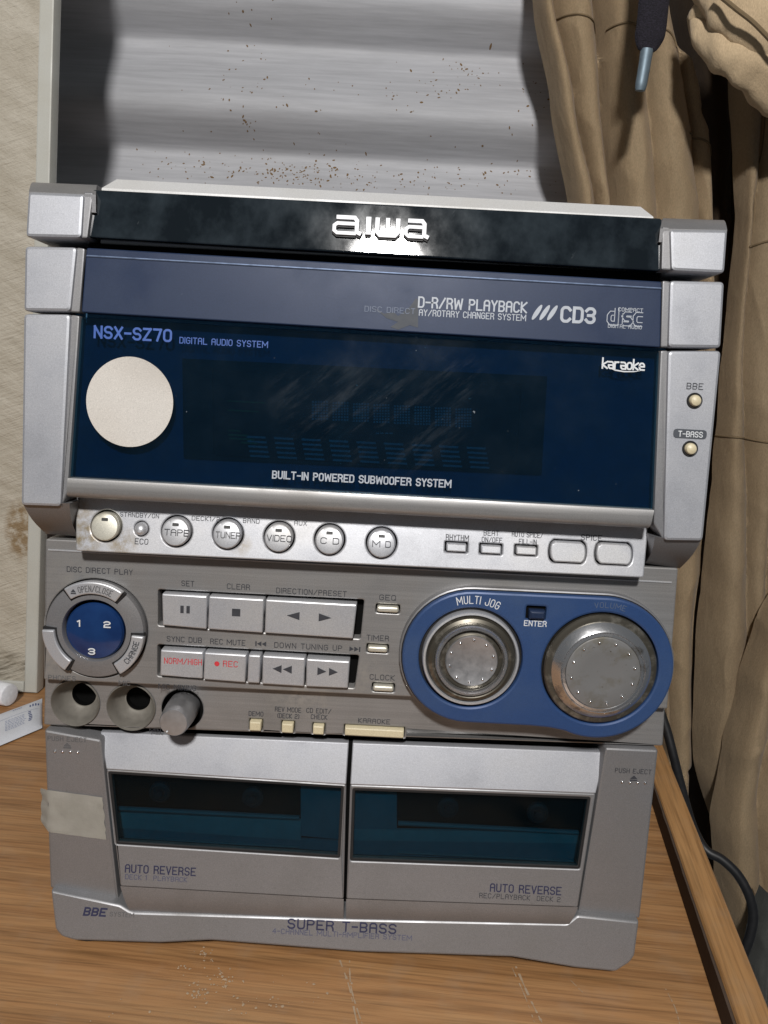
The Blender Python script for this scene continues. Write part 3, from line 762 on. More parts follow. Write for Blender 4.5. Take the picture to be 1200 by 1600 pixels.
# --- lip below the display
bm = bmesh.new()
Lp = [hit(106, 747, LIP), hit(1022, 797, LIP), hit(1016, 826, LIP), hit(103, 777, LIP)]
prof = [(.0, 0), (-.0003, .1), (.0, .70), (.0006, .88), (.0020, 1.02), (.006, 1.06), (.018, 1.06), (.018, 0)]
rows = []
for dy, t in prof:
    a = Lp[0].lerp(Lp[3], t); b = Lp[1].lerp(Lp[2], t); rows.append([bm.verts.new(a + Vector((0, dy, 0))), bm.verts.new(b + Vector((0, dy, 0)))])
for i in range(len(rows)): bm.faces.new((rows[i][0], rows[i][1], rows[(i + 1) % len(rows)][1], rows[(i + 1) % len(rows)][0]))
bm.faces.new([r[0] for r in rows]); bm.faces.new([r[1] for r in rows])
link('display_lip', bm, 'silver_panel', ST, angle=50)
# --- button strip
RB = [(166, 822, 22), (276, 830, 22), (356, 834, 22), (436, 839, 22), (515, 843, 22), (596, 848, 22)]
def cpt(px, py, pl): p = hit(px, py, pl); return p.x, p.z
holes = []
for px, py, r in RB: holes.append(circ(*cpt(px, py, STRIP), 24.6 * mpp(px, py, STRIP), 36))
holes.append(circ(*cpt(221, 826, STRIP), 11.6 * mpp(221, 826, STRIP), 24))
RC = [(713, 855, 31, 12), (767, 858, 31, 12), (822, 860, 31, 12)]
for px, py, w_, h_ in RC: sc = mpp(px, py, STRIP); holes.append(rect(*cpt(px, py, STRIP), (w_ + 5) * sc, (h_ + 5) * sc, .0006, 2))
OV = [(887, 862, 55, 31), (959, 865, 55, 31)]
def oval(px, py, w_, h_, pl):
    x, z = cpt(px, py, pl); sc = mpp(px, py, pl); w2, h2 = w_ * sc / 2, h_ * sc / 2; bul = h2 * .42; out = []
    for k in range(9): t = -1 + 2 * k / 8; out.append((x + w2 - bul + bul * (1 - t * t) ** .5 * 1.0, z + h2 * t))
    for k in range(9): t = 1 - 2 * k / 8; out.append((x - w2 + bul - bul * (1 - t * t) ** .5, z + h2 * t))
    return rounded(out, .0004, 2)
for o in OV: holes.append(oval(o[0], o[1], o[2] + 5, o[3] + 5, STRIP))
so = P2(STRIP, (118, 770), (1014, 818), (1006, 903), (118, 861))
strip = prism('button_strip', [rounded(so, .0012)] + holes, STRIP, 0, .004, .0006, 'silver_bright', ST)
prism('strip_backing', [P2(sh(STRIP, .0035), (122, 774), (1010, 822), (1002, 897), (122, 856))], STRIP, .0032, .008, 0, 'black_well', ST, flatback=.008)
names = ['', 'TAPE', 'TUNER', 'VIDEO', 'C D', 'M D']
for (px, py, r), nm in zip(RB, names):
    x, z = cpt(px, py, STRIP); sc = mpp(px, py, STRIP); R_ = r * sc
    b = lathe('source_button', x, z, [(R_, .004), (R_, -.0009), (R_ * .97, -.0015), (R_ * .90, -.0019), (R_ * .6, -.0022), (0, -.00225)], STRIP, 'silver_yellow' if not nm else 'silver_button', ST, n=40)
    FP = sh(STRIP, -.0021)
    zz = z + .0030
    prism('indicator', [rect(x, zz, .0026, .0012, .0002, 2)], FP, -.0002, .0004, 0, 'lead', b)
    if nm:
        tw = 38 if len(nm) > 3 else (28 if ' ' in nm else 32)
        lettering(nm, (px - tw / 2, py + 6), (px + tw / 2, py + 7), 10, sh(STRIP, -.0023), 'print_dark' if nm != 'TUNER' else 'print_faint', b, .13, gap=1.4)
px, py = 221, 826; x, z = cpt(px, py, STRIP); R_ = 10 * mpp(px, py, STRIP)
lathe('eco_button', x, z, [(R_, .003), (R_, -.0006), (R_ * .8, -.0018), (R_ * .45, -.0025), (0, -.0027)], STRIP, 'silver_button', ST, n=28)
lettering('ECO', (211, 850), (231, 850), 9, STRIP, 'print_dark', strip, .14)
for px, py, w_, h_ in RC:
    sc = mpp(px, py, STRIP); prism('mode_button', [rect(*cpt(px, py, STRIP), w_ * sc, h_ * sc, .0005, 2)], STRIP, -.0012, .003, .0005, 'silver_button', ST)
for o in OV: prism('spice_button', [oval(*o, STRIP)], STRIP, -.0012, .003, .0006, 'silver_button', ST)
for t, p0, p1, h, c in (('RHYTHM', (697, 843), (732, 845), 9, 'print_dark'), ('BEAT', (756, 836), (779, 837), 8, 'print_dark'), ('ON/OFF', (753, 846), (784, 848), 8, 'print_dark'), ('AUTO SPICE/', (800, 838), (848, 840), 8, 'print_dark'),
                        ('FILL-IN', (811, 849), (838, 851), 8, 'print_dark'), ('SPICE', (908, 843), (940, 845), 9, 'print_dark'), ('STANDBY/ON', (188, 806), (248, 810), 7, 'print_dark'),
                        ('DECK1/2', (300, 812), (343, 815), 7, 'print_dark'), ('BAND', (380, 816), (405, 818), 7, 'print_dark'), ('AUX', (460, 820), (479, 821), 7, 'print_dark')):
    lettering(t, p0, p1, h, STRIP, c, strip, .14)
# --- BBE and T-BASS buttons on the right block
for px, py in ((1085, 626), (1078, 701)):
    x, z = cpt(px, py, U); sc = mpp(px, py, U)
    lathe('button_ring', x, z, [(12.4 * sc, .001), (12.4 * sc, -.0003), (11.5 * sc, -.0005), (9.4 * sc, -.0004), (9.2 * sc, .001)], U, 'black', rp3, n=32)
    lathe('bass_button', x, z, [(9 * sc, .001), (9 * sc, -.0010), (7.5 * sc, -.0019), (4 * sc, -.0024), (0, -.0025)], U, 'beige', ST, n=30)
lettering('BBE', (1073, 608), (1098, 608), 10, U, 'print_dark', rp3, .14)
sc = mpp(1078, 678, U)
pill = prism('bass_plate', [rect(*cpt(1078, 678, U), 52 * sc, 14 * sc, 6 * sc, 6)], U, -.00022, .0004, 0, 'print_deck', rp3)
pill.data.materials[0] = MATS['worn']
lettering('T-BASS', (1060, 682), (1097, 683), 9, sh(U, -.0003), 'print_white', pill if False else rp3, .17)
# --- middle control panel with wells
g1 = P2(MID, (247, 921), (569, 937), (563, 998), (247, 977)); g2 = P2(MID, (246, 1007), (561, 1024), (554, 1075), (246, 1056))
dc = cpt(151, 982, MID); ds = mpp(151, 982, MID)
SB = [(606, 951, 34, 9), (590, 1013, 31, 9), (599, 1074, 32, 9)]
h3 = []
for px, py, w_, h_ in SB: sc = mpp(px, py, MID); h3.append(rect(*cpt(px, py, MID), (w_ + 4) * sc, (h_ + 5) * sc, .0007, 2))
po = P2(MID, (71, 842), (1060, 888), (1043, 1108), (68, 1062))
panel = prism('control_panel', [rounded(po, .0008, 2), rounded(g1, .001), rounded(g2, .001), circ(*dc, 80 * ds, 64)] + h3, MID, 0, .0105, .0006, 'silver_panel', ST)
pbk = [(-.1295, .1285), (.1295, .1285), (.1295, .186), (-.1295, .186)]
prism('panel_backing', [pbk], MID, .0055, .014, 0, 'black_well', ST, smooth=False)
bm = bmesh.new(); a = hit(70, 865, MID); b = hit(1058, 908, MID); zz = (a.z + b.z) / 2 + .0005
tube(bm, [(-.1294, -.0001, zz), (.1294, -.0001, zz)], .0004, 6); link('panel_bead', bm, 'silver_button', panel)
def pbtn(pts, sym=None, mat='silver_button', name='transport_button'):
    p = P2(MID, *pts)
    o = prism(name, [rounded(p, .0005, 2)], MID, -.0028, .005, .0006, mat, ST)
    return o
FB = sh(MID, -.0028)
def sympoly(px, py, pts):
    c = hit(px, py, FB); k = mpp(px, py, FB); return [(c.x + x * k, c.z + z * k) for x, z in pts]
b = pbtn([(256, 925), (326, 929), (325, 980), (257, 974)]); mark([sympoly(284.5, 952, [(-2.6, -6), (2.6, -6), (2.6, 6), (-2.6, 6)]), sympoly(294, 952.5, [(-2.6, -6), (2.6, -6), (2.6, 6), (-2.6, 6)])], FB, 'print_dark', b)
b = pbtn([(329, 929), (414, 934), (412, 986), (327, 980)]); mark([sympoly(369, 957, [(-6.5, -6), (6.5, -6), (6.5, 6), (-6.5, 6)])], FB, 'print_dark', b)
b = pbtn([(417, 934), (558, 942), (552, 995), (415, 986)]); mark([sympoly(458, 962, [(-10, 0), (10, -6.5), (10, 6.5)]), sympoly(508, 965, [(10, 0), (-10, -6.5), (-10, 6.5)])], FB, 'print_dark', b)
b = pbtn([(254, 1012), (320, 1016), (319, 1057), (253, 1052)]); lettering('NORM/HIGH', (257, 1036), (315, 1039), 10, FB, 'print_red', b, .12)
b = pbtn([(322, 1016), (387, 1020), (385, 1063), (320, 1058)]); lettering('REC', (349, 1041), (371, 1042), 10, FB, 'print_red', b, .13); mark([circ(*cpt(339, 1037, FB), 4 * mpp(339, 1037, FB), 16)], FB, 'print_red', b)
pbtn([(390, 1020), (409, 1021), (407, 1064), (388, 1063)])
b = pbtn([(412, 1021), (478, 1025), (476, 1069), (411, 1065)]); mark([sympoly(433, 1045, [(-7, 0), (7, -6.5), (7, 6.5)]), sympoly(449, 1046, [(-7, 0), (7, -6.5), (7, 6.5)])], FB, 'print_dark', b)
b = pbtn([(480, 1026), (547, 1030), (544, 1072), (479, 1069)]); mark([sympoly(503, 1049, [(7, 0), (-7, -6.5), (-7, 6.5)]), sympoly(521, 1050, [(7, 0), (-7, -6.5), (-7, 6.5)])], FB, 'print_dark', b)
for px, py, w_, h_ in SB:
    sc = mpp(px, py, MID); prism('timer_button', [rect(*cpt(px, py, MID), w_ * sc, h_ * sc, .001, 3)], MID, -.0018, .003, .0007, 'silver_yellow', ST)
for t, p0, p1, h, c in (('SET', (284, 915), (303, 916), 9, 'print_dark'), ('CLEAR', (355, 920), (390, 921), 9, 'print_dark'), ('DIRECTION/PRESET', (432, 927), (541, 931), 9, 'print_dark'),
                        ('SYNC DUB', (261, 1002), (315, 1004), 9, 'print_dark'), ('REC MUTE', (329, 1006), (383, 1008), 9, 'print_dark'), ('DOWN TUNING UP', (429, 1011), (534, 1017), 9, 'print_dark'),
                        ('GEQ', (593, 937), (618, 938), 9, 'print_dark'), ('TIMER', (573, 1000), (607, 1001), 9, 'print_dark'), ('CLOCK', (578, 1061), (616, 1063), 9, 'print_dark'),
                        ('DISC DIRECT PLAY', (105, 893), (207, 898), 9, 'print_dark'), ('PHONES', (76, 1062), (118, 1063), 8, 'print_faint'), ('MIC', (186, 1070), (203, 1071), 8, 'print_faint'), ('MIC MIXING', (248, 1076), (306, 1079), 9, 'print_dark')):
    lettering(t, p0, p1, h, MID, c, panel, .13)
for sgn, px, py in ((-1, 410, 1006), (1, 552, 1014)):
    k = mpp(px, py, MID); c = cpt(px, py, MID)
    pol = [[(c[0] + sgn * x * k, c[1] + z * k) for x, z in q] for q in ([(0, -4), (0, 4), (-7, 0)], [(0.3 - 8, -4), (.3 - 8, 4), (-15 + .3, 0)])]
    pol = [[(c[0] + sgn * x * k, c[1] + z * k) for x, z in q] for q in ([(1, 0), (-6, 4), (-6, -4)], [(8.5, 0), (1.5, 4), (1.5, -4)], [(9, -4), (11, -4), (11, 4), (9, 4)])]
    mark(pol, MID, 'print_dark', panel)
# disc dial
dial = lathe('disc_ring', *dc, [(77.5 * ds, .006), (77.5 * ds, -.0012), (75.5 * ds, -.0022), (60 * ds, -.0030), (50 * ds, -.0030), (48.5 * ds, -.0022), (47.5 * ds, .004)], MID, 'silver_deck', ST, n=72)
for a0, a1 in ((124, 54), (181, 236), (357, 302)):
    prism('arc_slot', [arcband(*dc, 57.5 * ds, 78.5 * ds, a0 + (3 if a0 < a1 or a0 == 357 else 3) * (1 if a0 > a1 else -1), a1 - 3 * (1 if a0 > a1 else -1))], MID, -.0033, -.0015, 0, 'black', dial)
    prism('disc_button', [rounded(arcband(*dc, 59.5 * ds, 79 * ds, a0, a1), .0006, 2)], MID, -.0046, -.0020, .0006, 'silver_button', ST)
s = NT('disc_blue'); s.set(color=s.ramp(world_noise(s, 90, 4), [(.3, (.006, .022, .085)), (.7, (.010, .038, .13))]), rough=.12, spec=.6); MATS['disc_blue'] = s.m
bd = cpt(149.5, 985, MID)
disc = lathe('disc_selector', *bd, [(45.5 * ds, .004), (45.5 * ds, -.0006), (43 * ds, -.0016), (33 * ds, -.0022), (18 * ds, -.0026), (0, -.0027)], MID, 'disc_blue', ST, n=56)
for t, p0, p1 in (('1', (121.5, 978), (124.5, 978)), ('2', (163, 980), (172, 980)), ('3', (139, 1022), (148, 1022))): lettering(t, p0, p1, 10, sh(MID, -.0026), 'print_white', disc, .24)
ar = dict(d=-.0047)
arc_lettering('OPEN/CLOSE', dc, 64 * ds, 108, 64, 9 * ds, MID, 'print_faint', dial, .13, -.0047)
e0 = math.radians(115); mark([[(dc[0] + 68 * ds * math.cos(e0) + x * ds, dc[1] + 68 * ds * math.sin(e0) + z * ds) for x, z in q] for q in ([(-4, 0), (4, 0), (0, 5)], [(-4, -3), (4, -3), (4, -1), (-4, -1)])], sh(MID, -.0046), 'print_dark', dial)
bm = bmesh.new()
arc_lettering('DISC CHANGE', dc, 63.5 * ds, 315, 353, 8 * ds, MID, 'print_faint', dial, .13, -.0047) if False else None
def arc_in(txt, c, r, a0, a1, h, d):
    bm = bmesh.new(); W = textwidth(txt); x = 0
    for ch in txt:
        if ch != ' ':
            am = math.radians(a0 + (a1 - a0) * (x + ADV.get(ch, 4) / 2) / W); su = abs(math.radians(a1 - a0)) * r / W
            ex = Vector((-math.sin(am), math.cos(am))); ez = Vector((-math.cos(am), -math.sin(am)))
            for st in glyph(ch):
                ribbon(bm, [((u - ADV.get(ch, 4) / 2) * su, v * h / 6) for u, v in st], h * .13, lambda X, Z: ((Vector(c) + ez * (Z - r) + ex * X).x, d, (Vector(c) + ez * (Z - r) + ex * X).y))
        x += ADV.get(ch, 4) + 2.0
    link('lettering', bm, 'print_dark', dial, smooth=False)
arc_in('CHANGE', dc, 73 * ds, 318, 350, 8 * ds, -.0048)
# --- jack face
jh = [circ(*cpt(118, 1098, JACK), 37 * mpp(118, 1098, JACK), 48), circ(*cpt(205, 1105, JACK), 37 * mpp(205, 1105, JACK), 48), circ(*cpt(285, 1108, JACK), 32 * mpp(285, 1108, JACK), 44)]
jo = P2(JACK, (70, 1052), (1040, 1092), (1036, 1166), (68, 1133))
sqs = [(400, 1132, 18, 15), (450, 1135, 18, 15), (498, 1138, 17, 14), (585, 1142, 92, 13)]
for px, py, w_, h_ in sqs: sc = mpp(px, py, JACK); jh.append(rect(*cpt(px, py, JACK), (w_ + 3) * sc, (h_ + 3) * sc, .0004, 2))
jack = prism('jack_panel', [rounded(jo, .001, 2)] + jh, JACK, 0, .005, .0007, 'silver_panel', ST)
for px, py in ((118, 1098), (205, 1105)):
    x, z = cpt(px, py, JACK); sc = mpp(px, py, JACK)
    o = lathe('jack_socket', x, z, [(38.5 * sc, -.0003), (37.2 * sc, -.0010), (36 * sc, -.0004), (33 * sc, .0035), (28 * sc, .0075), (21 * sc, .0095), (19.5 * sc, .0095), (19 * sc, .013)], JACK, 'jack_metal', ST, n=48)
    lathe('socket_hole', x, z, [(19.2 * sc, .0094), (18.5 * sc, .0100), (18.2 * sc, .0125), (0, .0125)], JACK, 'black_well', o, n=36)
x, z = cpt(285, 1108, JACK); sc = mpp(285, 1108, JACK)
lathe('knob_well', x, z, [(32.5 * sc, -.0002), (31.5 * sc, -.0002), (31 * sc, .0045), (0, .0045)], JACK, 'black_well', ST, n=40)
kn = lathe('mic_mixing_knob', x, z, [(0.0068, .004), (.0068, -.004), (.0064, -.010), (.0061, -.0132), (.0056, -.0140), (0, -.0144)], JACK, 'knob_metal', ST, n=44)
bm = bmesh.new(); bmesh.ops.create_uvsphere(bm, u_segments=8, v_segments=6, radius=.00045)
for v in bm.verts: v.co += Vector((x - .0026, JACK[0] - .0142, z - .0040))
link('knob_dot', bm, 'print_white', kn)
for i, (px, py, w_, h_) in enumerate(sqs):
    sc = mpp(px, py, JACK); prism('karaoke_button' if i == 3 else 'square_button', [rect(*cpt(px, py, JACK), w_ * sc, h_ * sc, .0004, 2)], JACK, -.0022, .004, .0006, 'beige', ST)
for t, p0, p1, h in (('DEMO', (389, 1118), (411, 1119), 8), ('REV MODE', (430, 1111), (470, 1113), 8), ('(DECK 2)', (433, 1121), (467, 1123), 8), ('CD EDIT/', (479, 1113), (517, 1115), 8), ('CHECK', (486, 1123), (511, 1124), 8), ('KARAOKE', (560, 1129), (609, 1131), 8), ('MIN', (234, 1144), (251, 1145), 7)):
    lettering(t, p0, p1, h, JACK, 'print_dark', jack, .14)
prism('jack_backing', [[(-.128, .1045), (.128, .1045), (.128, .122), (-.128, .122)]], MID, .0182, .020, 0, 'black_well', ST, smooth=False)
# --- blue jog panel
jc = cpt(735, 1027, BLUE); vc = cpt(936.5, 1044, BLUE); bs = mpp(840, 1035, BLUE)
Rl, Rr = 107 * bs, 115 * bs
def lobe(grow):
    rl, rr = Rl + grow, Rr + grow; out = []
    for k in range(25): a = math.radians(90 + 180 * k / 24); out.append((jc[0] + rl * math.cos(a), jc[1] + rl * math.sin(a)))
    zb = jc[1] - rl
    xa = vc[0] - math.sqrt(max(1e-9, rr * rr - (zb - vc[1]) ** 2)); aa = math.degrees(math.atan2(zb - vc[1], xa - vc[0])) % 360
    out += [(xa - .012, zb), (xa - .004, zb - .0004)]
    a_s = aa + 6; a_e = 360 + 92
    for k in range(45): a = math.radians(a_s + (a_e - a_s) * k / 44); out.append((vc[0] + rr * math.cos(a), vc[1] + rr * math.sin(a)))
    return out
eh = rect(*cpt(837, 957, BLUE), 30 * bs, 21 * bs, .0006, 2)
boss = prism('jog_surround', [lobe(.0012)], BLUE, .0016, .020, .0008, 'silver_deck', ST)
prism('surround_shadow_gap', [lobe(.0004)], BLUE, .0013, .003, 0, 'black', boss)
blue = prism('jog_panel', [lobe(0), circ(*jc, 80.5 * bs, 72), circ(*vc, 90.5 * bs, 80), eh], BLUE, -.0010, .0022, .0010, 'blue_panel', ST)
BF = sh(BLUE, -.0010)
arc_lettering('MULTI JOG', jc, 88 * bs, 107, 66, 11.5 * bs, BF, 'print_white', blue, .12)
arc_lettering('VOLUME', vc, 99 * bs, 100, 73, 8 * bs, BF, 'print_ghost', blue, .12)
lettering('ENTER', (819, 977), (853, 979), 9, BF, 'print_white', blue, .17)
lathe('jog_well', *jc, [(81 * bs, .0005), (80 * bs, .002), (0, .0021)], BLUE, 'black_well', ST, n=56)
lathe('volume_well', *vc, [(91 * bs, .0005), (90 * bs, .002), (0, .0021)], BLUE, 'black_well', ST, n=56)
prism('enter_well', [rect(*cpt(837, 957, BLUE), 32 * bs, 23 * bs)], BLUE, .0008, .0012, 0, 'black_well', ST)
prism('enter_button', [rect(*cpt(838, 959, BLUE), 25 * bs, 15 * bs, .0005, 2)], BLUE, -.0026, .001, .0012, 'blue_paint', ST)
jog = lathe('jog_ring', *jc, [(75.5 * bs, .002), (75.5 * bs, -.0018), (74 * bs, -.0026), (71 * bs, -.0027), (69.5 * bs, -.0018)], BLUE, 'silver_button', ST, n=72)
k1 = lathe('jog_knob', *jc, [(69.3 * bs, .002), (69 * bs, -.0020), (66 * bs, -.0034), (61 * bs, -.0040), (57.5 * bs, -.0036), (57 * bs, -.0030)], BLUE, 'knob_dark', ST, n=72)
lathe('chrome_ring', *jc, [(57.2 * bs, -.0026), (56.5 * bs, -.0048), (54 * bs, -.0058), (51 * bs, -.0058), (49 * bs, -.0050), (48 * bs, -.0034)], BLUE, 'worn_chrome', k1, n=72)
lathe('groove', *jc, [(48.2 * bs, -.0030), (44 * bs, -.0032), (40.2 * bs, -.0036)], BLUE, 'knob_dark', k1, n=72)
lathe('knob_face', *jc, [(40.5 * bs, -.0030), (40.3 * bs, -.0046), (39 * bs, -.0051), (25 * bs, -.0043), (0, -.0039)], BLUE, 'knob_metal', k1, n=64)
def dots(c, r, n, d, parent, a0):
    bm = bmesh.new()
    for i in range(n):
        a = a0 + 2 * math.pi * i / n
        q = bmesh.ops.create_uvsphere(bm, u_segments=10, v_segments=6, radius=.00062)
        for v in q['verts']: v.co += Vector((c[0] + r * math.cos(a), BLUE[0] + d, c[1] + r * math.sin(a)))
    o = link('grip_dots', bm, 'chrome', parent); o['kind'] = 'stuff'
dots(jc, 34 * bs, 10, -.0048, k1, math.radians(88))
k2 = lathe('volume_knob', *vc, [(88 * bs, .002), (88 * bs, -.0012), (86 * bs, -.0018), (80 * bs, -.0021), (77.5 * bs, -.0021)], BLUE, 'knob_dark', ST, n=84)
lathe('chrome_ring', *vc, [(77.8 * bs, -.0018), (77 * bs, -.0028), (75 * bs, -.0033), (67 * bs, -.0052), (65 * bs, -.0055), (63.5 * bs, -.0050)], BLUE, 'worn_chrome', k2, n=84)
lathe('inner_ring', *vc, [(63.6 * bs, -.0048), (62.5 * bs, -.0055), (58.5 * bs, -.0057), (57.5 * bs, -.0053)], BLUE, 'worn_chrome', k2, n=84)
lathe('knob_face', *vc, [(57.6 * bs, -.0050), (57 * bs, -.0056), (55 * bs, -.0058), (30 * bs, -.0052), (0, -.0050)], BLUE, 'knob_face', k2, n=72)
dots(vc, 49 * bs, 12, -.0058, k2, math.radians(12))
# --- deck columns
lcol = prism('deck_column', [rounded(P2(COLM, (69, 1140), (158, 1156), (186, 1412), (78, 1388)), .0012, 3)], COLM, 0, .02, .0010, 'silver_deck', ST)
rcol = prism('deck_column', [rounded(P2(COLM, (946, 1168), (1029, 1172), (1000, 1436), (903, 1426)), .0012, 3)], COLM, 0, .02, .0010, 'silver_deck', ST)
for col, px, py in ((lcol, 103, 1174), (rcol, 990, 1222)):
    bm = bmesh.new()
    for k in range(4):
        x, z = cpt(px - 17 + k * 12 if px < 500 else px - 18 + k * 12, py + (k * .5), COLM); q = bmesh.ops.create_uvsphere(bm, u_segments=8, v_segments=5, radius=.0007)
        for v in q['verts']: v.co += Vector((x, COLM[0], z))
    o = link('touch_dots', bm, 'chrome', col); o['kind'] = 'stuff'
k = mpp(104, 1166, COLM)
for px, py, col in ((105, 1166, lcol), (990, 1217, rcol)):
    c = cpt(px, py, COLM); mark([[(c[0] + x * k, c[1] + z * k) for x, z in q] for q in ([(-6, 0), (6, 0), (0, 6)], [(-6, -3.5), (6, -3.5), (6, -1.2), (-6, -1.2)])], COLM, 'print_dark' if px > 500 else 'print_faint', col)
lettering('PUSH EJECT', (75, 1157), (135, 1159), 8, COLM, 'print_faint', lcol, .13); lettering('PUSH EJECT', (961, 1207), (1017, 1209), 8, COLM, 'print_dark', rcol, .13)
# --- cassette doors
def door(tl, tr, wl, wr, bl, br, win, notes, seam):
    lo = rounded(P2(DOOR, wl, wr, br, bl), .0008, 2)
    wq = P2(DOOR, *win)
    d = prism('cassette_door', [lo, rounded(wq, .0010, 3)], DOOR, 0, .0030, .0006, 'silver_deck', ST)
    prism('door_top', [rounded(P2(TOPS, tl, tr, wr, wl), .0005, 2)], TOPS, -.0002, .0035, .0005, 'silver', d)
    prism('door_frame', [inset(ccw(wq), -.0004), inset(ccw(wq), .0011)], DOOR, .0004, .0032, .0003, 'black', d)
    prism('window_pane', [inset(ccw(wq), .0010)], DOOR, .0012, .0026, 0, 'deck_glass', d, smooth=False)
    return d
d1 = door((157, 1143), (545, 1160), (166, 1202), (541, 1226), (188, 1385), (537, 1405), [(169, 1206), (537, 1229), (531, 1341), (181, 1319)], None, 0)
d2 = door((551, 1160), (946, 1175), (547, 1226), (931, 1240), (541, 1405), (903, 1418), [(551, 1232), (923, 1246), (906, 1358), (547, 1345)], None, 0)
# curved lower edge of the doors
DL = sh(DOOR, 0)
for dd, a, b, c, e in ((d1, (188, 1384.5), (537, 1404.5), (537, 1440), (205, 1428)), (d2, (541, 1404.5), (903, 1417.5), (888, 1446), (541, 1440))):
    bm = bmesh.new(); va, vb, vc2, vd = hit(*a, DOOR), hit(*b, DOOR), hit(*c, (-.0002, 0, 0)), hit(*e, (-.0002, 0, 0)); rows = []
    for i in range(7):
        t = i / 6; bow = Vector((0, -.0008 * math.sin(math.pi * t), 0)); rows.append([bm.verts.new(va.lerp(vd, t) + bow), bm.verts.new(vb.lerp(vc2, t) + bow)])
    for r1, r2 in zip(rows, rows[1:]): bm.faces.new((r1[0], r1[1], r2[1], r2[0]))
    link('door_bottom_curve', bm, 'silver_deck', dd, angle=60)
# inside of the decks
IN = (.0092, 0, 0)
for dd, (x0, x1), rects in ((d1, (168, 540), [((178, 1268), (470, 1281), (470, 1312), (178, 1292), 'deck_teal_light'), ((178, 1293), (534, 1314), (534, 1342), (180, 1322), 'deck_teal'), ((470, 1215), (536, 1228), (536, 1312), (470, 1306), 'deck_teal')]),
                           (d2, (548, 925), [((552, 1295), (905, 1300), (905, 1317), (552, 1312), 'deck_teal_light'), ((552, 1313), (906, 1318), (906, 1356), (550, 1346), 'deck_teal'), ((552, 1232), (620, 1236), (620, 1300), (552, 1296), 'deck_teal')])):
    for a, b, c, e, mt in rects: prism('deck_interior', [P2(IN, a, b, c, e)], IN, -.0006 if mt != 'deck_teal' else 0, .001, 0, mt, dd, smooth=False)
simple('deck_grey', (.011, .013, .016), .6, spec=.2); simple('deck_ledge', (.030, .065, .078), .5)
for dd, cs_, led in ((d1, ((250, 1238), (395, 1246)), ((180, 1262), (468, 1277))), (d2, ((700, 1262), (840, 1270)), ((622, 1288), (903, 1297)))):
    for px, py in cs_:
        x, z = cpt(px, py, IN); lathe('spindle', x, z, [(.0048, .0012), (.0048, -.0006), (.0036, -.0012), (.0034, -.0004), (.0018, -.0004), (.0016, -.0022), (0, -.0024)], IN, 'deck_grey', dd, n=20)
    a, b = hit(*led[0], IN), hit(*led[1], IN); bm = bmesh.new()
    tube(bm, [(a.x, IN[0] - .0004, (a.z + b.z) / 2), (b.x, IN[0] - .0004, (a.z + b.z) / 2)], .0011, 8); link('deck_ledge', bm, 'deck_ledge', dd)
    a, b = hit(led[0][0], led[0][1] + 46, IN), hit(led[1][0], led[1][1] + 46, IN); bm = bmesh.new()
    tube(bm, [(a.x, IN[0] - .0002, (a.z + b.z) / 2), (b.x, IN[0] - .0002, (a.z + b.z) / 2)], .0007, 8); link('deck_ledge', bm, 'deck_ledge', dd)
lettering('AUTO REVERSE', (196, 1362), (305, 1368), 13, DOOR, 'print_deck', d1, .16); lettering('DECK 1  PLAYBACK', (196, 1372), (292, 1379), 8, DOOR, 'print_dim', d1, .13)
lettering('AUTO REVERSE', (766, 1393), (876, 1397), 13, DOOR, 'print_deck', d2, .16); lettering('REC/PLAYBACK  DECK 2', (749, 1403), (875, 1408), 8, DOOR, 'print_dark', d2, .13)
# --- base
bo = P2(BASE, (79, 1391), (188, 1414), (205, 1425), (545, 1436), (886, 1443), (902, 1430), (999, 1440), (992, 1494), (984, 1505), (962, 1519), (900, 1513), (800, 1496), (560, 1488), (330, 1470), (250, 1474), (116, 1470), (96, 1464), (86, 1452))
base = prism('base', [rounded(bo, .001, 2)], BASE, 0, .014, .0010, 'silver_deck', ST)
lettering('SUPER T-BASS', (450, 1451), (618, 1457), 15, BASE, 'print_deck', base, .18)
lettering('4-CHANNEL MULTI-AMPLIFIER SYSTEM', (426, 1459), (643, 1468), 8, BASE, 'print_dim', base, .14)
lettering('BBE', (131, 1429), (164, 1431), 12, BASE, 'print_deck', base, .26, slant=.2); lettering('SYSTEM', (172, 1431), (209, 1433), 7, BASE, 'print_faint', base, .13)
# --- masking tape on the left deck column
s = NT('tape'); f = world_noise(s, 120, 5)
s.set(color=s.ramp(f, [(.3, (.46, .44, .39)), (.7, (.53, .51, .46))]), rough=.7).bump(world_noise(s, 260, 4), .3, .0006); MATS['tape'] = s.m
bm = bmesh.new(); NXT, NZT = 26, 12; g = []
TP = sh(COLM, -.0004)
tl, tr, br, bl = hit(56, 1232, TP), hit(160, 1246, TP), hit(166, 1312, TP), hit(58, 1298, TP)
xe = hit(74, 1260, COLM).x + .0006
for j in range(NZT + 1):
    row = []
    for i in range(NXT + 1):
        u, v = i / NXT, j / NZT
        p = tl.lerp(tr, u).lerp(bl.lerp(br, u), v)
        if i == NXT: p.x += .0011 * noise.noise(Vector((v * 9, 1, 1)))
        lft = max(0, xe - p.x)
        p.y = TP[0] - .0002 * noise.noise(Vector((u * 6, v * 5, 3))) + lft * .9 + .0007 * max(0, u - .93) / .07 * noise.noise(Vector((v * 7, 3, 1)))
        if lft > 0: p.z += (.5 - v) * -.0 + .25 * lft * math.sin(v * 5); p.z = p.z + (0.5 - v) * -lft * .9
        if lft > 0: p.x += .0018 * noise.noise(Vector((v * 4, 5, 2)))
        row.append(bm.verts.new(p))
    g.append(row)
for j in range(NZT):
    for i in range(NXT): bm.faces.new((g[j][i], g[j][i + 1], g[j + 1][i + 1], g[j + 1][i]))
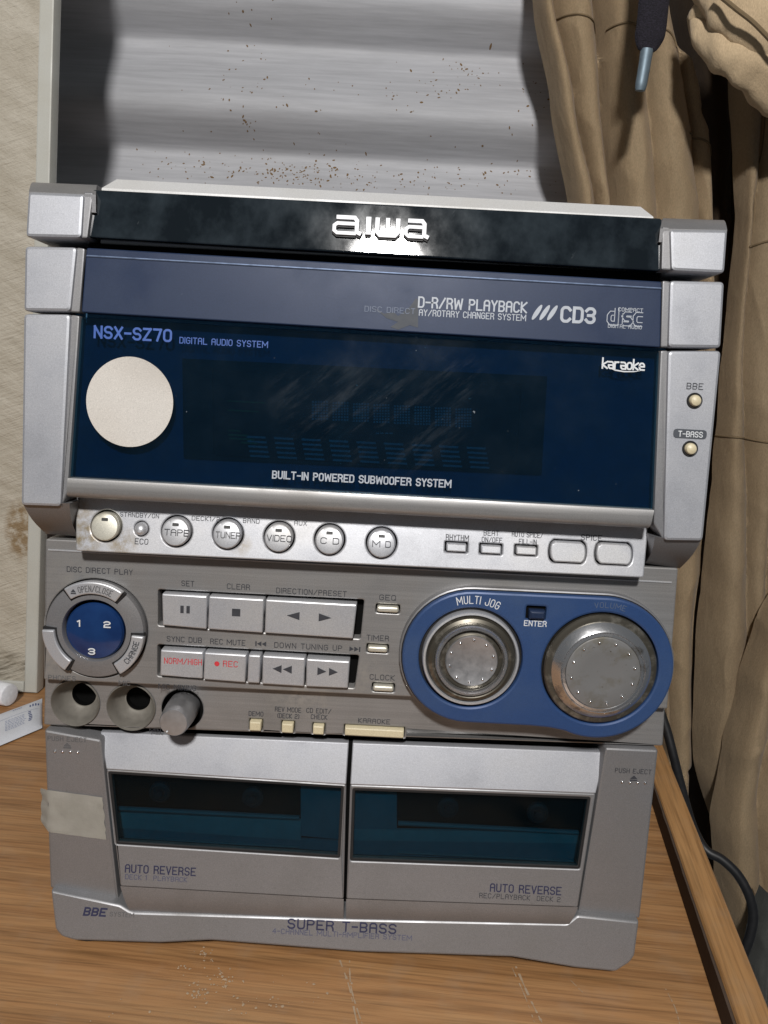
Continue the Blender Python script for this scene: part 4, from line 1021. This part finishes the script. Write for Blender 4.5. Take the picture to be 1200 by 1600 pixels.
bmesh.ops.solidify(bm, geom=bm.faces[:], thickness=.00022)
tp = link('adhesive_tape', bm, 'tape', ST, angle=60); tp['label'] = 'torn strip of cream masking tape on the left deck'

# ================================================================== HANGING CLOTHES
def fabric(name, ca, cb, weave=1):
    s = NT(name); f = world_noise(s, 14, 5); wv = world_noise(s, 1500, 2, (1, 1, .35)); wr = world_noise(s, 75, 7, (1, 1, .45), .62)
    a = s.ramp(f, [(.3, ca), (.72, cb)]); a = s.mix(1.0, a, s.ramp(wv, [(.3, .86), (.7, 1.1)]), 'MULTIPLY')
    h = s.math('ADD', s.math('MULTIPLY', wv, .12), s.math('MULTIPLY', wr, .9))
    s.set(color=a, rough=.88, sheen=.15, spec=.2).bump(h, .42, .004); MATS[name] = s.m
fabric('tan_cotton', (.50, .375, .235), (.58, .445, .285))
fabric('tan_cotton_dark', (.45, .335, .21), (.52, .40, .26))
fabric('grey_cloth', (.12, .125, .115), (.19, .19, .175))
simple('seam_thread', (.17, .12, .065), .9)
def pl_at(pts, y):
    """piecewise x for pixel row"""
    if y <= pts[0][1]: return pts[0][0]
    for (xa, ya), (xb, yb) in zip(pts, pts[1:]):
        if y <= yb:
            t = (y - ya) / (yb - ya); t = t * t * (3 - 2 * t) * .5 + t * .5; return xa + (xb - xa) * t
    return pts[-1][0]
def sheet(name, left, right, creases, ybase, y0, y1, mat, parent, nx=170, ny=260, amp=.85, wr=.0022, seed=1, side=.03, slope=0):
    """hanging cloth: edges and crease lines given as measured rows; folds bulge between the creases"""
    def surf(px, py):
        xl, xr_ = pl_at(left, py), pl_at(right, py)
        cr = [(xl, 0, side, 0)] + [(pl_at(c['p'], py), c.get('step', 0), c.get('deep', .012), c.get('b', .012)) for c in creases] + [(xr_, 0, side, 0)]
        cr = [c for c in cr if xl <= c[0] <= xr_]
        base = ybase; d = 0
        step = 0
        for i in range(len(cr) - 1):
            a, b = cr[i], cr[i + 1]
            step += a[1]
            if px <= b[0] or i == len(cr) - 2:
                u = min(1, max(0, (px - a[0]) / max(1e-6, b[0] - a[0])))
                W = (b[0] - a[0]) * .0005
                el = 1 - (1 - min(1, u / .5)) ** 2.6; er = 1 - (1 - min(1, (1 - u) / .5)) ** 2.6
                d = step + (1 - el) * a[2] * amp + (1 - er) * b[2] * amp - min(.022, W * .30) * math.sin(math.pi * u)
                break
        p = hit(px, py, (base, 0, 0))
        n1 = noise.noise(Vector((p.x * 26, p.z * 11, seed))) * wr * 1.6 + noise.noise(Vector((p.x * 70 + p.z * 18, p.z * 34, seed + 9))) * wr * .55 + noise.noise(Vector((p.x * 160, p.z * 60, seed + 4))) * wr * .18 - (1 - abs(noise.noise(Vector((p.x * 34 + p.z * 14, p.z * 13 - p.x * 8, seed + 2))))) ** 7 * wr * .9
        return Vector((p.x, base + d + n1 + slope * (p.z - .2), p.z))
    bm = bmesh.new(); g = []
    for j in range(ny + 1):
        py = y0 + (y1 - y0) * j / ny; xl, xr_ = pl_at(left, py), pl_at(right, py)
        g.append([bm.verts.new(surf(xl + (xr_ - xl) * i / nx, py)) for i in range(nx + 1)])
    for j in range(ny):
        for i in range(nx): bm.faces.new((g[j][i], g[j][i + 1], g[j + 1][i + 1], g[j + 1][i]))
    bmesh.ops.solidify(bm, geom=bm.faces[:], thickness=.0014)
    o = link(name, bm, mat, parent, angle=70)
    return o, surf
def seam(surf, pts, parent, r=.0009, mat='seam_thread', dd=-.0006):
    q = spline([Vector((a, b, 0)) for a, b in pts], 8); P = [surf(v.x, v.y) + Vector((0, dd, 0)) for v in q]
    bm = bmesh.new(); tube(bm, P, r, 6); return link('seam', bm, mat, parent)
g1 = empty('hanging_trousers', Vector((.21, .36, -.3)), 'tan cotton trousers hanging with long folds next to the white wall', 'trousers')
o1, s1 = sheet('leg', [(838, -60), (843, 0), (868, 150), (899, 325), (935, 500), (975, 700), (1005, 900), (1020, 1100), (1035, 1320)],
      [(1050, -60), (1056, 0), (1066, 60), (1100, 88), (1112, 130), (1113, 165), (1127, 195), (1130, 250), (1130, 340), (1135, 560), (1122, 700), (1106, 850), (1092, 1000), (1086, 1150), (1082, 1340)],
      [dict(p=[(862, -60), (868, 0), (900, 150), (934, 315), (985, 560), (1015, 800), (1030, 1320)], deep=.012, step=.003),
       dict(p=[(932, -60), (940, 0), (949, 150), (962, 330), (1000, 600), (1030, 900), (1045, 1320)], deep=.026),
       dict(p=[(1012, -60), (1012, 100), (1022, 220), (1030, 330), (1040, 600), (1055, 1320)], deep=.007),
       dict(p=[(1040, -60), (1050, 0), (1066, 80), (1086, 210), (1098, 330), (1108, 560), (1112, 640), (1100, 850), (1085, 1000)], deep=.005, step=.008)],
      .355, -420, 1340, 'tan_cotton', g1, seed=1, ny=320)
seam(s1, [(872, 22), (900, 30), (938, 36)], o1); seam(s1, [(952, 40), (985, 44), (1012, 46), (1040, 50), (1054, 62), (1058, 72)], o1)
seam(s1, [(1079, 206), (1098, 212), (1114, 222), (1126, 240)], o1)
g2 = empty('hanging_trousers', Vector((.34, .36, -.3)), 'tan cotton trousers bunched at the top, hanging over the black cable', 'trousers')
o2, s2 = sheet('leg', [(1135, -420), (1140, -60), (1150, 60), (1153, 115), (1160, 230), (1162, 330), (1152, 480), (1138, 600), (1126, 740), (1113, 870), (1100, 1010), (1094, 1150), (1096, 1200), (1130, 1330)],
      [(1300, -420), (1300, 60), (1300, 900), (1255, 1000), (1205, 1130), (1160, 1260), (1135, 1332)],
      [dict(p=[(1172, 60), (1196, 160), (1190, 260), (1178, 330), (1172, 420), (1165, 600), (1170, 800)], deep=.007), dict(p=[(1240, 60), (1220, 400), (1215, 700), (1200, 900)], deep=.006)],
      .335, -420, 1332, 'tan_cotton_dark', g2, seed=5, side=.022)
seam(s2, [(1166, 388), (1180, 383), (1200, 378), (1240, 372)], o2); seam(s2, [(1131, 682), (1160, 684), (1190, 690), (1240, 694)], o2)
seam(s2, [(1199, 160), (1194, 230), (1184, 290), (1177, 360)], o2, r=.0006)
o3, s3 = sheet('leg', [(1290, 860), (1240, 910), (1200, 985), (1170, 1080), (1145, 1190), (1128, 1300), (1135, 1400), (1150, 1500), (1160, 1640)],
      [(1340, 860), (1330, 1300), (1330, 1640)], [dict(p=[(1260, 860), (1205, 1120), (1185, 1260), (1190, 1400), (1180, 1640)], deep=.005), dict(p=[(1290, 860), (1240, 1200), (1235, 1640)], deep=.006)],
      .300, 860, 1640, 'tan_cotton', g2, nx=90, ny=150, seed=8, side=.03)
# bunched upper part: thick rolled folds
def roll(pts, rads, ys, seed):
    c = spline([hit(a, b, (y, 0, 0)) for (a, b), y in zip(pts, ys)], 10); n = len(c); bm = bmesh.new(); rings = []; K = 28
    for i, p in enumerate(c):
        f = i / (n - 1) * (len(rads) - 1); k = min(int(f), len(rads) - 2); r = rads[k] + (rads[k + 1] - rads[k]) * (f - k)
        t = (c[min(i + 1, n - 1)] - c[max(i - 1, 0)]).normalized(); a = t.cross(Vector((0, 1, 0))).normalized(); b = t.cross(a).normalized(); ring = []
        for j in range(K):
            th = 2 * math.pi * j / K; rr = r * (1 + .22 * noise.noise(Vector((i * .11, math.cos(th) * 1.2, math.sin(th) * 1.2 + seed))) + .10 * noise.noise(Vector((i * .3, th * 1.5, seed))))
            ring.append(bm.verts.new(p + a * rr * math.cos(th) + b * rr * .75 * math.sin(th)))
        rings.append(ring)
    for x, y in zip(rings, rings[1:]):
        for j in range(K): bm.faces.new((x[j], x[(j + 1) % K], y[(j + 1) % K], y[j]))
    bm.faces.new(rings[0]); bm.faces.new(rings[-1]); return link('bunched_fold', bm, 'tan_cotton', g2, angle=80)
roll([(1076, 30), (1100, 22), (1140, 26), (1190, 60), (1260, 130)], [.003, .012, .016, .018, .02], [.30, .295, .29, .285, .29], 1)
roll([(1082, 22), (1104, 50), (1135, 68), (1180, 92), (1240, 130), (1300, 170)], [.004, .012, .018, .022, .024, .02], [.305, .292, .282, .278, .28, .28], 4)
roll([(1120, -40), (1150, -10), (1200, 30), (1280, 80)], [.02, .026, .03, .03], [.29, .28, .275, .275], 7)
q = spline([hit(a, b, (y, 0, 0)) for a, b, y in ((1118, -12, .262), (1150, 14, .252), (1180, 38, .25), (1215, 75, .25))], 8); bm = bmesh.new(); tube(bm, q, .0016, 8); link('seam', bm, 'seam_thread', g2)
# added dark sheet: its brown stands in for the shade between the legs
gb = empty('gap_shade_sheet', Vector((.33, .40, -.4)), 'added dark brown sheet standing in for the shade behind the tan trousers', 'backdrop')
fabric('gap_shade_brown', (.055, .036, .022), (.085, .058, .036))
sheet('body', [(1050, -60), (1090, 200), (1095, 700), (1075, 1150), (1060, 1640)], [(1330, -60), (1330, 1640)], [dict(p=[(1150, -60), (1140, 800), (1130, 1640)], deep=.01)], .405, -420, 1640, 'gap_shade_brown', gb, nx=60, ny=100, seed=12)
gc = empty('folded_cloth', Vector((.33, .2, -.35)), 'grey green cloth showing beyond the table strip below the black cable', 'cloth')
sheet('drape', [(1196, 1395), (1186, 1425), (1176, 1460), (1172, 1560), (1172, 1640)], [(1300, 1395), (1300, 1640)], [dict(p=[(1215, 1395), (1196, 1640)], deep=.006)], .262, 1395, 1640, 'grey_cloth', gc, nx=40, ny=60, seed=15, side=.015)
# drawstring
dsx = empty('drawstring', hit(1000, 140, (.285, 0, 0)), 'black woven drawstring with a metal tip hanging before the tan trousers', 'drawstring')
c = [hit(a, b, (y, 0, 0)) for a, b, y in ((1060, -420, .27), (1036, -120, .275), (1022, 0, .28), (1018, 40, .283), (1013, 66, .285), (1011, 80, .285))]
bm = bmesh.new(); q = spline(c, 8); rd = [.0108 + (.0105 - .0108) * 0 for _ in q]
for i in range(len(q)): t = i / (len(q) - 1); rd[i] = .0108 * (1 if t < .70 else 1 - .5 * ((t - .70) / .30) ** 1.3)
tube(bm, q, .01, 18, .42, rd)
s = NT('woven'); wv = world_noise(s, 900, 2, (1, 1, 1.6)); s.set(color=s.ramp(wv, [(.35, (.004, .003, .006)), (.7, (.022, .018, .030))]), rough=.9).bump(wv, .6, .002); MATS['woven'] = s.m
link('cord', bm, 'woven', dsx)
bm = bmesh.new(); tube(bm, spline([hit(1011, 77, (.285, 0, 0)), hit(1006, 108, (.286, 0, 0)), hit(1000, 142, (.287, 0, 0))], 5), .004, 14, .8, [.0046] * 3 + [.0044] * 3 + [.0043] * 3 + [.0040, .0032]); link('metal_tip', bm, 'aglet', dsx)
# hook on the wall at the upper edge
hk = hit(825, 4, (WALL_Y - .01, 0, 0)); bm = bmesh.new()
tube(bm, spline([hk + Vector((-.006, -.004, -.001)), hk + Vector((-.003, -.014, .002)), hk + Vector((.006, -.016, .0)), hk + Vector((.016, -.010, .004)), hk + Vector((.022, .012, .006))], 6), .0022, 10)
hook = link('wall_hook', bm, 'cable'); hook['label'] = 'small black hook on the white wall beside the trousers'; hook['category'] = 'hook'
# power cable
cp = [(1020, 1080, .24), (1040, 1135, .232), (1052, 1180, .226), (1066, 1235, .222), (1082, 1290, .218), (1102, 1327, .205), (1128, 1343, .200), (1152, 1366, .195), (1170, 1398, .190), (1177, 1430, .187), (1172, 1462, .185), (1162, 1490, .185), (1150, 1530, .19), (1146, 1580, .20), (1150, 1640, .21)]
bm = bmesh.new(); tube(bm, spline([hit(a, b, (y, 0, 0)) for a, b, y in cp], 8), .0034, 12)
cb = link('power_cable', bm, 'cable'); cb['label'] = 'black power cable drooping beyond the table edge strip'; cb['category'] = 'cable'

# ================================================================== THINGS LEFT ON THE TABLE
# white capped bottle lying on the table
bt = empty('white_bottle', flat(-20, 1100, 0), 'white plastic bottle lying with its cap toward the stereo', 'bottle')
e = flat(16, 1107, 0); ax = (Vector((-.94, .34, 0))).normalized(); rr_ = .0088
def cyl(prof, c0, n=40):
    bm = bmesh.new(); b = ax.cross(Vector((0, 0, 1))).normalized(); rings = []
    for t, r in prof: rings.append([bm.verts.new(c0 + ax * t + (b * math.cos(2 * math.pi * k / n) + Vector((0, 0, 1)) * math.sin(2 * math.pi * k / n)) * max(r, 1e-5)) for k in range(n)])
    for x, y in zip(rings, rings[1:]):
        for k in range(n): bm.faces.new((x[k], x[(k + 1) % n], y[(k + 1) % n], y[k]))
    bm.faces.new(rings[0]); bm.faces.new(rings[-1]); return bm
c0 = e + Vector((-.002, 0.004, rr_ + .0002))
link('cap', cyl([(0, rr_ * .82), (.0003, rr_ * .92), (.0015, rr_ * .97), (.018, rr_), (.0182, rr_ * .9)], c0), 'white_plastic', bt)
link('body', cyl([(.0183, rr_ * .7), (.021, rr_ * .72), (.0212, rr_ * .85), (.028, rr_ * 1.0), (.085, rr_ * 1.0), (.088, rr_ * .9)], c0), 'white_plastic', bt)
# printed packet
pk = empty('paper_packet', flat(10, 1150, 0), 'flat white packet with small blue print lying beside the stereo', 'packet')
A_, B_, C_, D_ = flat(-90, 1206, .0), flat(66, 1140, .0), flat(66, 1092, .0), flat(-90, 1150, .0)
def pk_pt(u, v, top=True):
    p = A_.lerp(B_, u).lerp(D_.lerp(C_, u), v); b = (1 - (2 * v - 1) ** 4) * (1 - (2 * u - 1) ** 8)
    p.z = .0004 + ((.0034 * b + .0006 * noise.noise(Vector((u * 5, v * 4, 2))) * b) if top else 0) + .0010 * (1 - v) ** 6; return p
bm = bmesh.new(); NU, NV = 30, 16
gt = [[bm.verts.new(pk_pt(i / NU, j / NV)) for i in range(NU + 1)] for j in range(NV + 1)]; gbm = [[bm.verts.new(pk_pt(i / NU, j / NV, False) - Vector((0, 0, .0002))) for i in range(NU + 1)] for j in range(NV + 1)]
for j in range(NV):
    for i in range(NU):
        bm.faces.new((gt[j][i], gt[j][i + 1], gt[j + 1][i + 1], gt[j + 1][i])); bm.faces.new((gbm[j][i], gbm[j + 1][i], gbm[j + 1][i + 1], gbm[j][i + 1]))
for j in range(NV):
    for i in (0, NU): bm.faces.new((gt[j][i], gt[j + 1][i], gbm[j + 1][i], gbm[j][i]))
for i in range(NU):
    for j in (0, NV): bm.faces.new((gt[j][i], gt[j][i + 1], gbm[j][i + 1], gbm[j][i]))
paint('packet_white', (.70, .72, .77), (.58, .60, .66), metal=0, rough=.4, grime=.4)
link('sleeve', bm, 'packet_white', pk, angle=60)
simple('packet_ink', (.075, .10, .24), .5); simple('packet_ink_pale', (.28, .32, .46), .5)
def inkbar(u0, u1, v0, v1, bm):
    bm.faces.new([bm.verts.new(pk_pt(a, b) + Vector((0, 0, .00018))) for a, b in ((u0, v0), (u1, v0), (u1, v1), (u0, v1))])
bm = bmesh.new()
for u0 in (.50, .845, .12):
    for k in range(6): v = .28 + k * .055; inkbar(u0 + random.uniform(0, .01), u0 + random.uniform(.02, .045), v, v + .03, bm)
for k in range(4): inkbar(.86 + k * .03, .875 + k * .03, .74, .80 + random.uniform(0, .06), bm)
o = link('print_marks', bm, 'packet_ink', pk, smooth=False); o['kind'] = 'stuff'
bm = bmesh.new()
for k in range(7):
    u = .60
    while u < .80: l = random.uniform(.01, .03); inkbar(u, u + l, .26 + k * .045, .275 + k * .045, bm); u += l + .008
for k in range(26): inkbar(.02 + k * .036, .02 + k * .036 + .036, .615, .622, bm)
u = .70
for k in range(5): inkbar(.68 + k * .02, .694 + k * .02, .80, .83, bm)
o = link('fine_print_marks', bm, 'packet_ink_pale', pk, smooth=False); o['kind'] = 'stuff'

for o in list(bpy.data.objects):
    if '_c' in o: del o['_c']
